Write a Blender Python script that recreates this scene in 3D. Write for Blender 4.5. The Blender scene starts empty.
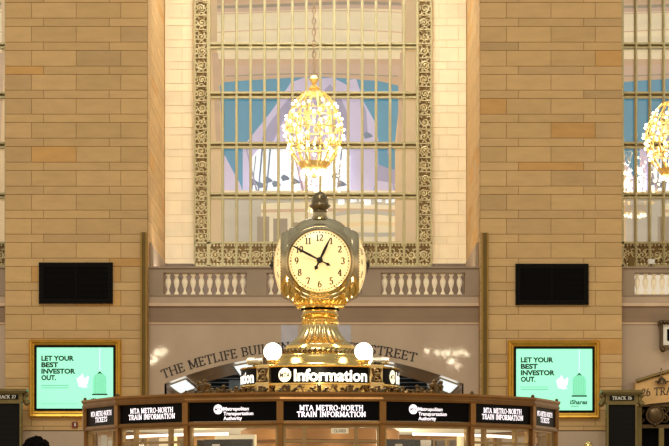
import bpy, bmesh, math, random
from mathutils import Vector, Matrix
random.seed(7)
C = bpy.context.scene.collection
PI = math.pi
sin, cos = math.sin, math.cos

# ------------------------------------------------------------------ camera model
F = 2360.0            # focal length in pixels (669 px wide)
CX, CY, CZ = 0.132, -21.45, 1.45
HOR = 505.0           # image row of eye level
def WX(px, d): return CX + (px - 334.5) * d / F
def WZ(py, d): return CZ + (HOR - py) * d / F
def WY(d): return CY + d
def W(px, py, d): return Vector((WX(px, d), WY(d), WZ(py, d)))

dP, dM, dB, dG, dR = 37.5, 37.75, 41.2, 41.3, 43.0

# ------------------------------------------------------------------ mesh helper
class MB:
    def __init__(s): s.v, s.f, s.c = [], [], []
    def quad(s, a, b, c, d, col=None): s.poly([a, b, c, d], col)
    def poly(s, pts, col=None):
        n = len(s.v); s.v += [tuple(p) for p in pts]
        s.f.append(tuple(range(n, n + len(pts)))); s.c.append(col)
    def raw(s, vs, fs, col=None):
        n = len(s.v); s.v += [tuple(p) for p in vs]
        for f in fs: s.f.append(tuple(i + n for i in f)); s.c.append(col)
    def box(s, x0, x1, y0, y1, z0, z1, col=None):
        vs = [(x, y, z) for z in (z0, z1) for y in (y0, y1) for x in (x0, x1)]
        s.raw(vs, [(0,2,3,1),(4,5,7,6),(0,1,5,4),(2,6,7,3),(0,4,6,2),(1,3,7,5)], col)
    def obox(s, o, u, v, n, u0, u1, v0, v1, n0, n1, col=None):
        vs = [o + u*a + v*b + n*c for c in (n0, n1) for b in (v0, v1) for a in (u0, u1)]
        s.raw(vs, [(0,2,3,1),(4,5,7,6),(0,1,5,4),(2,6,7,3),(0,4,6,2),(1,3,7,5)], col)
    def lathe(s, prof, n=32, o=(0,0,0), axis='z', ph=0.0, a0=0, a1=2*PI, mod=None):
        o = Vector(o); base = len(s.v); full = abs(a1 - a0 - 2*PI) < 1e-6
        m = n if full else n + 1
        for (r, h) in prof:
            for i in range(m):
                a = a0 + ph + (a1 - a0) * i / n
                rr = r if mod is None else mod(r, h, a)
                if axis == 'z': p = (rr*cos(a), rr*sin(a), h)
                elif axis == 'y': p = (rr*cos(a), h, rr*sin(a))
                else: p = (h, rr*cos(a), rr*sin(a))
                s.v.append(tuple(o + Vector(p)))
        for j in range(len(prof) - 1):
            for i in range(n):
                k = (i + 1) % m
                a, b = base + j*m + i, base + j*m + k
                c, d = base + (j+1)*m + k, base + (j+1)*m + i
                r0, r1 = prof[j][0], prof[j+1][0]
                if r0 < 1e-6 and r1 < 1e-6: continue
                if r0 < 1e-6: s.f.append((a, c, d))
                elif r1 < 1e-6: s.f.append((a, b, d))
                else: s.f.append((a, b, c, d))
                s.c.append(None)
        return s
    def sphere(s, o, r, nu=12, nv=8, sz=1.0):
        s.lathe([(max(1e-7, r*sin(PI*j/nv)) if 0 < j < nv else 0, -r*sz*cos(PI*j/nv)) for j in range(nv+1)], nu, o)
        return s
    def tube(s, pts, r, n=6, closed=False, cap=True):
        pts = [Vector(p) for p in pts]; m = len(pts); base = len(s.v)
        rr = r if isinstance(r, (list, tuple)) else [r]*m
        up = None
        for i, p in enumerate(pts):
            if closed: t = pts[(i+1) % m] - pts[i-1]
            else: t = pts[min(i+1, m-1)] - pts[max(i-1, 0)]
            t = t.normalized() if t.length > 1e-9 else Vector((0,0,1))
            if up is None:
                up = Vector((0,0,1)) if abs(t.z) < .9 else Vector((1,0,0))
            a = t.cross(up)
            if a.length < 1e-6: a = t.cross(Vector((0.3,1,0.2)))
            a.normalize(); b = a.cross(t).normalized(); up = b
            for k in range(n):
                q = 2*PI*k/n + PI/4
                s.v.append(tuple(p + a*(rr[i]*cos(q)) + b*(rr[i]*sin(q))))
        for i in range(m if closed else m-1):
            for k in range(n):
                i2, k2 = (i+1) % m, (k+1) % n
                s.f.append((base+i*n+k, base+i*n+k2, base+i2*n+k2, base+i2*n+k)); s.c.append(None)
        if cap and not closed:
            s.f.append(tuple(base+k for k in range(n))[::-1]); s.c.append(None)
            s.f.append(tuple(base+(m-1)*n+k for k in range(n))); s.c.append(None)
        return s
    def torus(s, o, R, r, n=24, m=8, axis='z'):
        prof = [(R + r*cos(2*PI*j/m), r*sin(2*PI*j/m)) for j in range(m+1)]
        s.lathe(prof, n, o, axis); return s

ORG = {}
def build(name, mb, m, parent=None, smooth=False, ang=40, recalc=True):
    o0 = ORG.get(parent.name, Vector((0,0,0))) if parent else Vector((0,0,0))
    me = bpy.data.meshes.new(name)
    me.from_pydata([tuple(Vector(v) - o0) for v in mb.v], [], mb.f)
    if any(c is not None for c in mb.c):
        at = me.color_attributes.new('tint', 'FLOAT_COLOR', 'CORNER')
        i = 0
        for p, c in zip(me.polygons, mb.c):
            cc = c or (1,1,1)
            for li in p.loop_indices: at.data[li].color = (cc[0], cc[1], cc[2], 1)
    if recalc:
        bm = bmesh.new(); bm.from_mesh(me)
        bmesh.ops.recalc_face_normals(bm, faces=bm.faces)
        bm.to_mesh(me); bm.free()
    if smooth:
        me.polygons.foreach_set('use_smooth', [True]*len(me.polygons))
        me.set_sharp_from_angle(angle=math.radians(ang))
    me.materials.append(m)
    o = bpy.data.objects.new(name, me); C.objects.link(o)
    if parent:
        o.parent = parent; ORG[o.name] = o0
    return o
def tag(o, label, cat, group=None):
    o['label'] = label; o['category'] = cat
    if group: o['group'] = group
    return o
def thing(name, label, cat, loc, group=None):
    o = bpy.data.objects.new(name, None); C.objects.link(o); o.location = loc
    o.empty_display_size = .1; ORG[o.name] = Vector(loc)
    if label: tag(o, label, cat, group)
    return o
def struct(name, mb, m, smooth=False, parent=None, **k):
    o = build(name, mb, m, parent, smooth, **k)
    if not parent: o['kind'] = 'structure'
    return o
def copy_tree(o, parent=None):
    c = o.copy(); C.objects.link(c)
    if parent: c.parent = parent
    for ch in list(o.children): copy_tree(ch, c)
    return c

# ------------------------------------------------------------------ materials
def lin(r, g, b):
    f = lambda c: (c/255/12.92) if c <= 10.3 else ((c/255+.055)/1.055)**2.4
    return (f(r), f(g), f(b), 1)
def mat(name, rgb, rough=.6, metal=0, var=.12, scale=6, emit=0, ecol=None, coat=0, tint=False, bump=0, spec=.5, stretch=None, detail=4, nosample=False):
    m = bpy.data.materials.new(name); m.use_nodes = True
    nt = m.node_tree; N = nt.nodes; L = nt.links; b = N['Principled BSDF']
    tc = N.new('ShaderNodeTexCoord'); nz = N.new('ShaderNodeTexNoise')
    nz.inputs['Scale'].default_value = scale; nz.inputs['Detail'].default_value = detail
    if stretch:
        mp = N.new('ShaderNodeMapping'); mp.inputs['Scale'].default_value = stretch
        L.new(tc.outputs['Object'], mp.inputs['Vector']); L.new(mp.outputs['Vector'], nz.inputs['Vector'])
    else: L.new(tc.outputs['Object'], nz.inputs['Vector'])
    rp = N.new('ShaderNodeMapRange')
    rp.inputs['From Min'].default_value = .25; rp.inputs['From Max'].default_value = .75
    rp.inputs['To Min'].default_value = 1-var; rp.inputs['To Max'].default_value = 1+var
    L.new(nz.outputs['Fac'], rp.inputs['Value'])
    mx = N.new('ShaderNodeMix'); mx.data_type = 'RGBA'; mx.blend_type = 'MULTIPLY'; mx.inputs['Factor'].default_value = 1
    mx.inputs['A'].default_value = lin(*rgb)
    L.new(rp.outputs['Result'], mx.inputs['B'])
    out = mx.outputs['Result']
    if tint:
        at = N.new('ShaderNodeAttribute'); at.attribute_name = 'tint'
        m2 = N.new('ShaderNodeMix'); m2.data_type = 'RGBA'; m2.blend_type = 'MULTIPLY'; m2.inputs['Factor'].default_value = 1
        L.new(out, m2.inputs['A']); L.new(at.outputs['Color'], m2.inputs['B']); out = m2.outputs['Result']
    L.new(out, b.inputs['Base Color'])
    b.inputs['Roughness'].default_value = rough; b.inputs['Metallic'].default_value = metal
    b.inputs['Specular IOR Level'].default_value = spec
    if coat:
        b.inputs['Coat Weight'].default_value = coat; b.inputs['Coat Roughness'].default_value = .03
    if emit:
        if ecol: b.inputs['Emission Color'].default_value = lin(*ecol)
        else: L.new(out, b.inputs['Emission Color'])
        b.inputs['Emission Strength'].default_value = emit
    if bump:
        bp = N.new('ShaderNodeBump'); bp.inputs['Strength'].default_value = bump; bp.inputs['Distance'].default_value = .02
        L.new(nz.outputs['Fac'], bp.inputs['Height']); L.new(bp.outputs['Normal'], b.inputs['Normal'])
    if nosample: m.cycles.emission_sampling = 'NONE'
    return m
def glassmat(name, mirror, rough=.02, tintc=(255,255,255)):
    m = bpy.data.materials.new(name); m.use_nodes = True
    nt = m.node_tree; N = nt.nodes; L = nt.links
    N.remove(N['Principled BSDF']); out = N['Material Output']
    t = N.new('ShaderNodeBsdfTransparent'); t.inputs['Color'].default_value = lin(*tintc)
    g = N.new('ShaderNodeBsdfGlossy'); g.inputs['Roughness'].default_value = rough
    tc = N.new('ShaderNodeTexCoord'); nz = N.new('ShaderNodeTexNoise'); nz.inputs['Scale'].default_value = 2.2; nz.inputs['Detail'].default_value = 1
    L.new(tc.outputs['Object'], nz.inputs['Vector'])
    bp = N.new('ShaderNodeBump'); bp.inputs['Strength'].default_value = .12; bp.inputs['Distance'].default_value = .02
    L.new(nz.outputs['Fac'], bp.inputs['Height']); L.new(bp.outputs['Normal'], g.inputs['Normal'])
    mx = N.new('ShaderNodeMixShader'); mx.inputs['Fac'].default_value = mirror
    L.new(t.outputs[0], mx.inputs[1]); L.new(g.outputs[0], mx.inputs[2]); L.new(mx.outputs[0], out.inputs['Surface'])
    return m

M = {}
M['stone'] = mat('pier_limestone', (208,172,117), .75, var=.08, scale=3, tint=True, bump=.05, stretch=(1,1,3))
M['stone_lit'] = mat('limestone_lit', (240,226,192), .75, var=.06, scale=3, tint=True)  # pier limestone lightened to paint in the bright niche lighting
M['mortar'] = mat('mortar', (158,124,82), .9)
M['mortar_light'] = mat('mortar_light', (222,198,154), .9)
M['marble'] = mat('tan_marble', (188,163,136), .35, var=.14, scale=1.4, coat=1, detail=8, stretch=(1,1,.5))
M['marble_dark'] = mat('balustrade_marble', (164,143,120), .5, var=.10, scale=3, detail=8)
M['marble_line'] = mat('pale_marble', (222,192,160), .4, var=.08, scale=3)
M['marble_brown'] = mat('brown_marble', (150,124,98), .5, var=.08, scale=3)  # darker brown marble for mouldings, plinths and counter
M['dado'] = mat('niche_dado_marble', (118,101,84), .5, var=.12, scale=3, detail=8)
M['baluster'] = mat('baluster_stone', (255,238,204), .5, emit=.14, var=.06)  # slight self-glow added to brighten the stone
M['floor'] = mat('floor_marble', (190,170,145), .3, var=.12, scale=1)
M['bar'] = mat('window_bronze', (184,174,130), .45, .1, var=.08)
M['bar_gap'] = mat('window_bronze_shadow', (158,138,92), .6, var=.1)
M['ornament'] = mat('ornament_bronze', (208,194,150), .4, .35, var=.15, scale=20)
M['ornback'] = mat('ornament_recess', (132,108,66), .7, var=.3, scale=14)
M['brass'] = mat('polished_brass', (246,212,134), .18, 1, var=.08, scale=5)
M['brass_old'] = mat('aged_brass', (232,206,150), .26, 1, var=.12, scale=5)
M['brass_dim'] = mat('brass_dim_reflection', (216,198,160), .16, 1, var=.2, scale=4)  # brass greyed to paint in the dim ceiling it reflects
M['brass_dull'] = mat('kiosk_brass', (150,108,62), .34, .85, var=.18, scale=7)
M['brass_roof'] = mat('roof_brass', (232,184,96), .45, .35, var=.12, scale=4)
M['brass_pale'] = mat('worn_brass', (205,188,158), .4, .7, var=.14, scale=8)
M['bronze'] = mat('dark_bronze', (96,78,54), .4, .8, var=.25, scale=12)
M['black'] = mat('black_panel', (5,5,5), .6, var=.2, spec=.06)
M['led_black'] = mat('led_black', (4,3,5), .45, var=.2, spec=.08)
M['steel'] = mat('grey_steel', (150,146,138), .4, .5, var=.1)
M['led'] = mat('led_white', (255,248,250), .5, emit=1.15, ecol=(252,244,252), var=.02)
M['sign_white'] = mat('sign_white', (255,255,250), .5, emit=1.3, ecol=(255,253,244), var=.02)
M['logo'] = mat('logo_cream', (255,244,205), .5, emit=1.05, ecol=(255,246,214), var=.02)
M['ink'] = mat('ink', (24,20,18), .6, var=.1)
M['ink_dim'] = mat('ink_letters', (62,50,44), .6, var=.1)
M['opal'] = mat('opal_glass', (255,232,178), .3, emit=.62, ecol=(255,222,150), var=.03, scale=3, coat=.3)
M['globe'] = mat('globe_glass', (255,255,250), .3, emit=6, ecol=(255,248,226), var=.02)
M['bulb'] = mat('bulb_glass', (255,246,210), .3, emit=7, ecol=(255,240,200), var=.02, nosample=True)
M['gold'] = mat('chandelier_gold', (252,222,146), .3, .7, var=.15, scale=12, emit=.10, ecol=(255,214,128), nosample=True)
M['crystal'] = mat('chandelier_crystal', (255,226,166), .15, .3, var=.4, scale=9, emit=.22, ecol=(255,218,140), nosample=True)
M['chain'] = mat('chain_metal', (216,194,164), .35, .6, var=.2, scale=10)
M['gilt'] = mat('gilt_frame', (214,162,62), .35, .75, var=.12, scale=8)
M['bezel'] = mat('bezel_black', (10,10,10), .5, var=.2, spec=.15)
M['mint'] = mat('screen_mint', (140,235,195), .5, emit=.80, ecol=(158,243,207), var=.03, scale=1)
M['mint_dark'] = mat('screen_dark_green', (16,52,40), .5, emit=.15, var=.05)
M['mint_mid'] = mat('screen_mid_green', (104,190,158), .5, emit=.45, var=.05)
M['mint_cage'] = mat('screen_cage_green', (130,222,184), .5, emit=.70, ecol=(128,226,184), var=.04)
M['mint_pale'] = mat('screen_pale', (232,255,245), .5, emit=.9, ecol=(228,255,244), var=.02)
M['verdigris'] = mat('green_bronze', (126,110,66), .45, .5, var=.16, scale=8)
M['board'] = mat('board_black', (16,14,11), .5, spec=.15, var=.25, scale=20, stretch=(1,1,8))
M['guard'] = mat('corner_bronze', (112,90,44), .45, .6, var=.12)
M['red'] = mat('red_plate', (120,34,20), .5, var=.1)
M['white'] = mat('white_paint', (236,232,222), .5, var=.05)
M['cream'] = mat('cream_panel_glow', (236,222,186), .6, var=.08, emit=.42)  # self-glow stands in for lamplight inside the booth
M['wglow'] = mat('light_strip', (255,250,240), .5, emit=1.6, ecol=(255,246,230), var=.02)
M['soffit'] = mat('soffit_marble', (186,158,126), .3, var=.3, scale=3, coat=.3, detail=8)
M['soffit_end'] = mat('soffit_grey', (150,140,124), .2, var=.2, scale=3, coat=.5)
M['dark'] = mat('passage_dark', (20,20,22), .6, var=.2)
M['bluegrey'] = mat('passage_bluegrey', (120,136,146), .5, var=.2, scale=8, emit=.1)
M['amberpanel'] = mat('gate_stone', (214,172,112), .6, var=.12, scale=4)
M['kiosk_int'] = mat('kiosk_inside', (150,104,46), .5, .3, var=.2, scale=4)
M['monitor'] = mat('monitor_dark', (28,32,34), .25, var=.2)
M['skin'] = mat('skin', (150,104,78), .55, var=.06)
M['hair'] = mat('dark_hair', (14,10,9), .9, var=.3, scale=40, bump=.6, spec=.05)
M['jacket'] = mat('jacket_cloth', (40,42,50), .85, var=.15, scale=20)
M['trousers'] = mat('trouser_cloth', (34,36,44), .85, var=.15, scale=20)
M['glass_win'] = glassmat('window_glass', .26, .02)
M['glass_kiosk'] = glassmat('kiosk_glass', .07, .02)

# reflections in the tall windows, painted as glowing colours
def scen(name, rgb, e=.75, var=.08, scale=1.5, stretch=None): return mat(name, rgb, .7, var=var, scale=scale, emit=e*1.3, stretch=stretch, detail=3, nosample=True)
M['b_cream'] = scen('reflected_cream', (216,202,166), .55, stretch=(.4,1,3))
M['b_tan'] = scen('reflected_tan', (186,152,116), .55, stretch=(.4,1,3))
M['b_pink'] = scen('reflected_pink', (190,160,136), .5, stretch=(.4,1,3))
M['b_grey'] = scen('reflected_grey', (176,168,150), .5, stretch=(.4,1,3))
M['b_taupe'] = scen('reflected_taupe', (140,122,98), .5)
M['b_teal'] = scen('reflected_teal', (36,124,158), .6, .10)
M['b_lilac'] = scen('reflected_lilac', (176,168,196), .62, .10)
M['b_lilac2'] = scen('reflected_lilac_dark', (140,136,170), .55, .10)
M['b_white'] = scen('reflected_white', (236,244,252), .72, .05)
M['b_blue'] = scen('reflected_blue', (84,108,140), .5, .10)
M['b_gold'] = scen('reflected_gold', (214,184,128), .7)
M['b_wood'] = scen('reflected_ochre', (196,164,116), .65)  # ochre of the painted window reflections

# ------------------------------------------------------------------ lettering
def _arc(cx, cy, rx, ry, a0, a1, n=14):
    return [(cx+rx*cos(math.radians(a0+(a1-a0)*i/n)), cy+ry*sin(math.radians(a0+(a1-a0)*i/n))) for i in range(n+1)]
S_ = lambda x, y: ('s', x, y)
def sy(x0, x1, y0, y1):  # plain line
    return [(x0, y0), (x1, y1)]
GL = {
 'A': (.86, [[(.06,0),(.42,1)],[(.42,1),(.80,0)],[(.19,.34),(.66,.34)],S_(.06,0),S_(.80,0)]),
 'B': (.70, [[(.14,0),(.14,1)],[(.14,1),(.36,1)]+_arc(.36,.76,.22,.24,90,-90)+[(.14,.52)],[(.14,.52),(.38,.52)]+_arc(.38,.26,.26,.26,90,-90)+[(.14,0)],S_(.14,0),S_(.14,1)]),
 'C': (.82, [_arc(.45,.5,.38,.5,42,318,24),[(.75,.98),(.75,.74)]]),
 'D': (.84, [[(.14,0),(.14,1)],[(.14,1),(.36,1)]+_arc(.36,.5,.40,.5,90,-90,18)+[(.14,0)],S_(.14,0),S_(.14,1)]),
 'E': (.66, [[(.14,0),(.14,1)],[(.14,1),(.56,1)],[(.14,.52),(.46,.52)],[(.14,0),(.60,0)],[(.56,1),(.56,.82)],[(.46,.62),(.46,.42)],[(.60,0),(.60,.2)],S_(.14,0),S_(.14,1)]),
 'F': (.62, [[(.14,0),(.14,1)],[(.14,1),(.56,1)],[(.14,.52),(.46,.52)],[(.56,1),(.56,.82)],[(.46,.62),(.46,.42)],S_(.14,0),S_(.14,1)]),
 'G': (.86, [_arc(.45,.5,.38,.5,42,335,24),[(.76,.98),(.76,.76)],[(.76,.04),(.76,.42)],S_(.76,.42)]),
 'H': (.88, [[(.14,0),(.14,1)],[(.74,0),(.74,1)],[(.14,.52),(.74,.52)],S_(.14,0),S_(.14,1),S_(.74,0),S_(.74,1)]),
 'I': (.36, [[(.18,0),(.18,1)],S_(.18,0),S_(.18,1)]),
 'K': (.82, [[(.14,0),(.14,1)],[(.66,1),(.18,.42)],[(.32,.58),(.72,0)],S_(.14,0),S_(.14,1),S_(.66,1),S_(.72,0)]),
 'L': (.64, [[(.14,0),(.14,1)],[(.14,0),(.58,0)],[(.58,0),(.58,.22)],S_(.14,0),S_(.14,1)]),
 'M': (1.04, [[(.14,0),(.14,1)],[(.14,1),(.52,.08)],[(.52,.08),(.90,1)],[(.90,0),(.90,1)],S_(.14,0),S_(.14,1),S_(.9,0),S_(.9,1)]),
 'N': (.90, [[(.14,0),(.14,1)],[(.14,1),(.76,0)],[(.76,0),(.76,1)],S_(.14,0),S_(.14,1),S_(.76,1)]),
 'O': (.92, [_arc(.46,.5,.39,.5,0,360,30)]),
 'R': (.78, [[(.14,0),(.14,1)],[(.14,1),(.38,1)]+_arc(.38,.74,.22,.26,90,-90)+[(.14,.48)],[(.36,.48),(.70,0)],S_(.14,0),S_(.14,1),S_(.70,0)]),
 'S': (.62, [_arc(.31,.74,.22,.26,30,270,14)+_arc(.31,.24,.24,.24,90,-150,14),[(.52,.98),(.52,.76)],[(.08,.02),(.08,.26)]]),
 'T': (.78, [[(.39,0),(.39,1)],[(.05,1),(.73,1)],[(.05,1),(.05,.80)],[(.73,1),(.73,.80)],S_(.39,0)]),
 'U': (.84, [[(.14,1),(.14,.32)]+_arc(.42,.32,.28,.32,180,360,16)+[(.70,1)],S_(.14,1),S_(.70,1)]),
 '-': (.44, [[(.06,.45),(.38,.45)],[(.06,.40),(.38,.40)]]),
 ' ': (.36, []),
 '0': (.62, [_arc(.31,.5,.23,.5,0,360,26)]),
 '1': (.44, [[(.22,0),(.22,1)],[(.06,.84),(.22,1)],S_(.22,0)]),
 '2': (.60, [_arc(.29,.74,.21,.26,170,-20,14)+[(.07,.02)],[(.07,.03),(.54,.03)],[(.54,.03),(.54,.18)]]),
 '3': (.58, [_arc(.27,.76,.20,.24,160,-90,14),_arc(.27,.26,.23,.26,90,-160,14)]),
 '4': (.64, [[(.44,0),(.44,1)],[(.44,1),(.05,.28)],[(.05,.28),(.60,.28)],S_(.44,0)]),
 '5': (.58, [[(.14,1),(.50,1)],[(.14,1),(.11,.52)],_arc(.27,.30,.24,.30,130,-150,18)]),
 '6': (.60, [_arc(.30,.30,.22,.30,0,360,22),[(.09,.36)]+_arc(.46,.36,.38,.62,180,100,12)]),
 '7': (.58, [[(.06,.97),(.54,.97)],[(.54,.97),(.22,0)],[(.06,1),(.06,.82)]]),
 '8': (.58, [_arc(.29,.76,.19,.24,0,360,20),_arc(.29,.26,.23,.26,0,360,22)]),
 '9': (.60, [_arc(.30,.70,.22,.30,0,360,22),[(.51,.64)]+_arc(.14,.64,.38,.62,0,-80,12)]),
}
def serif(txt, h=1.0, thick=.17, thin=.06, track=.06, width=None, foot=.09):
    """2-D lettering with thick and thin strokes: (verts, faces, width)."""
    vs, fs, x = [], [], 0.0
    def strip(pts):
        n = len(pts); base = len(vs)
        for i, (px, py) in enumerate(pts):
            a = pts[max(i-1, 0)]; b = pts[min(i+1, n-1)]
            dx, dy = b[0]-a[0], b[1]-a[1]; l = math.hypot(dx, dy) or 1
            ang = math.atan2(dy, dx)
            w = (thin + (thick-thin)*abs(sin(ang - .25)))/2
            vs.append((px - dy/l*w, py + dx/l*w)); vs.append((px + dy/l*w, py - dx/l*w))
        for i in range(n-1): fs.append((base+2*i, base+2*i+1, base+2*i+3, base+2*i+2))
    for ch in txt:
        w, st = GL[ch]
        for s in st:
            if s[0] == 's':
                strip([(x+s[1]-thick*.5-foot, s[2]), (x+s[1]+thick*.5+foot, s[2])])
            else: strip([(x+p[0], p[1]) for p in s])
        x += w + track
    x -= track
    sx = h if width is None else width/x
    return [(a*sx, b*h) for a, b in vs], fs, x*sx
def sans(txt, h=1.0, offset=.02, width=None, shear=0):
    cu = bpy.data.curves.new('t', 'FONT'); cu.body = txt; cu.size = 1; cu.offset = offset; cu.resolution_u = 3; cu.shear = shear
    o = bpy.data.objects.new('t', cu); C.objects.link(o)
    dg = bpy.context.evaluated_depsgraph_get(); dg.update()
    me = o.evaluated_get(dg).to_mesh()
    vs = [(v.co.x, v.co.y) for v in me.vertices]; fs = [tuple(p.vertices) for p in me.polygons]
    o.evaluated_get(dg).to_mesh_clear()
    bpy.data.objects.remove(o); bpy.data.curves.remove(cu)
    x0 = min(v[0] for v in vs); x1 = max(v[0] for v in vs)
    k = h/.73; kx = k if width is None else width/(x1-x0)
    return [((a-x0)*kx, b*k) for a, b in vs], fs, (x1-x0)*kx
def lay(mb, t, f, ox=0, oy=0):
    mb.raw([f(a+ox, b+oy) for a, b in t[0]], t[1]); return mb
def disc2(r, n=24, sx=1): return [(sx*r*cos(2*PI*i/n), r*sin(2*PI*i/n)) for i in range(n)], [tuple(range(n))], 2*r

# ------------------------------------------------------------------ masonry
PZ0 = WZ(26.4, dP); PER = .3814; TALL = .2495
def masonry(mb, back, o, u, n, length, z0, z1, tj, sj, rng, spread=.075, gap=.004, warm=True):
    """blocks in alternating tall and low courses on the plane o + u*x + z; tj / sj: joints of tall and low courses"""
    zv = Vector((0,0,1))
    back.obox(o, u, zv, n, 0, length, z0, z1, -.05, -.012)
    k = math.floor((z0 - PZ0)/PER) - 1
    while True:
        zt = PZ0 + k*PER
        if zt - PER > z1: break
        for (a, b, joints) in ((zt - TALL, zt, tj), (zt, zt + PER - TALL, sj)):
            a2, b2 = max(a, z0), min(b, z1)
            if b2 - a2 < .02: continue
            js = [0] + [j for j in joints if .03 < j < length-.03] + [length]
            for x0, x1 in zip(js[:-1], js[1:]):
                r = rng.random()
                v = 1 + rng.uniform(-spread, spread)
                t = rng.uniform(-1, 1)*spread*.35
                if warm and r < .08: c = (v*1.0, v*.86, v*.64)
                elif warm and r > .9: c = (v*.9, v*.9, v*.94)
                else: c = (v, v*(1-abs(t)*.4), v*(1+t))
                mb.obox(o, u, zv, n, x0+gap, x1-gap, a2+gap, b2-gap, -.012, 0, c)
        k += 1
def joints(first, step, length):
    r = []; x = first
    while x < length:
        if x > 0: r.append(x)
        x += step
    return r
UX, UY = Vector((1,0,0)), Vector((0,1,0))
ppm = dP/F

def pier(name, px0, px1, tpx, spx, seed):
    rng = random.Random(seed)
    x0, x1 = WX(px0, dP), WX(px1, dP); ln = x1-x0
    root = thing(name, None, None, (x0, WY(dP), 0)); root['kind'] = 'structure'
    mb, bk = MB(), MB()
    masonry(mb, bk, Vector((x0, WY(dP), 0)), UX, -UY, ln, WZ(430.5, dP), 11.5,
            [(p-px0)*ppm for p in tpx], [(p-px0)*ppm for p in spx], rng)
    dd = 4.2
    masonry(mb, bk, Vector((x1, WY(dP)+.02, 0)), UY, UX, dd, WZ(430.5, dP), 11.5, joints(.45,.95,dd), joints(.8,1.4,dd), rng, .05)
    masonry(mb, bk, Vector((x0, WY(dP)+dd+.02, 0)), -UY, -UX, dd, WZ(430.5, dP), 11.5, joints(.45,.95,dd), joints(.8,1.4,dd), rng, .05)
    bk.box(x0+.05, x1-.05, WY(dP)+.05, WY(dP)+dd, 0, 11.5)
    build('stone_blocks', mb, M['stone'], root, recalc=False)
    build('core', bk, M['mortar'], root)
    w = MB(); w.box(x0-.004, x1+.004, WY(dP)-.012, WY(dP)+.6, .22, WZ(430.5, dP)-.012)
    build('marble_dado', w, M['marble'], root)
    w = MB(); w.box(x0-.02, x1+.02, WY(dP)-.05, WY(dP)+.6, 0, .22); build('plinth', w, M['marble_brown'], root)
    return root
pier('wall_left', 5, 147.5, (31.5,76.2,120.8), (43.5,109.3), 11)
pier('wall_right', 480, 622, (506.5,551,595.3), (518.5,583.7), 23)

# floor
fl = MB(); fl.box(-16, 16, CY-8, WY(dR)+1.5, -.1, 0); struct('floor', fl, M['floor'])

# ------------------------------------------------------------------ marble screen walls under the balustrades
ZW = WZ(296, dM)              # top of the marble wall = ledge of the niche
yM = WY(dM)
AR, ACX = 395*dM/F, WX(314, dM); ACZ = WZ(354.3, dM) - AR
AH = 149.5*dM/F; ZS = ACZ + math.sqrt(AR*AR - AH*AH)
def wall_marble(name, x0, x1, arch, top=ZW):
    mb = MB(); y1 = WY(dM)+.45
    if not arch: mb.box(x0, x1, yM, y1, 0, top)
    else:
        xs = [x0, ACX-AH] ; n = 48
        mb.box(x0, ACX-AH, yM, y1, 0, top); mb.box(ACX+AH, x1, yM, y1, 0, top)
        for i in range(n):
            a, b = ACX-AH+2*AH*i/n, ACX-AH+2*AH*(i+1)/n
            za = ACZ+math.sqrt(AR*AR-(a-ACX)**2); zb = ACZ+math.sqrt(AR*AR-(b-ACX)**2)
            mb.quad((a,yM,za),(b,yM,zb),(b,yM,top),(a,yM,top))
            mb.quad((a,y1,za),(a,y1,top),(b,y1,top),(b,y1,zb))
    return struct(name, mb, M['marble'], recalc=not arch)
XCL, XCR = WX(147.5, dP)+.004, WX(480, dP)-.004
wc = wall_marble('wall_centre', XCL, XCR, True)
XRL, XRR = WX(622, dP)+.004, WX(622, dP)+4.4
XLL, XLR = WX(5, dP)-4.4, WX(5, dP)-.004
wall_marble('wall_side_right', XRL, XRR, False)
wall_marble('wall_side_left', XLL, XLR, False)
# string-course mouldings across the marble
for i, (a, b) in enumerate(((XCL, XCR), (XRL, XRR), (XLL, XLR))):
    t = MB(); t.box(a, b, yM-.05, yM, WZ(306.3, dM), WZ(303.2, dM)); struct('trim_%d' % (3*i+1), t, M['marble_line'])
    t = MB()
    t.box(a, b, yM-.012, yM, WZ(318, dM), WZ(306.3, dM))
    t.box(a, b, yM-.035, yM, WZ(322, dM), WZ(318, dM)); struct('trim_%d' % (3*i+2), t, M['marble_brown'])
    t = MB(); t.box(a, b, yM-.02, yM, WZ(324.2, dM), WZ(322, dM)); struct('trim_%d' % (3*i+3), t, M['marble_line'])
# arched inscription
def arc_text(txt, px_start, px_end, mb):
    R = 421*dM/F; cx = WX(316, dM); cz = WZ(350, dM) - R
    u0 = (px_start-316)*dM/F; u1 = (px_end-316)*dM/F
    a0 = math.asin(u0/R); a1 = math.asin(u1/R)
    t = serif(txt, 8.6*dM/F, .17, .06, .10, width=(a1-a0)*R)
    def f(x, y):
        a = a0 + x/R
        return (cx + (R+y)*sin(a), yM-.006, cz + (R+y)*cos(a))
    lay(mb, t, f)
tx = MB(); arc_text('THE METLIFE BUILDING', 163.5, 298.5, tx); arc_text('45TH STREET', 333, 415.5, tx)
struct('lettering', tx, M['ink_dim'], parent=wc, recalc=False)
# pale patches painting soft screen reflections onto the marble
pt = MB()
for (a, b, c, d) in ((281,298,325,352),(335,351,325,349)):
    pt.box(WX(a,dM), WX(b,dM), yM-.004, yM, WZ(d,dM), WZ(c,dM))
struct('reflection_patch', pt, mat('reflection_pale_blue', (186,182,190), .35, var=.12, scale=6, coat=.3), parent=wc)

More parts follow.
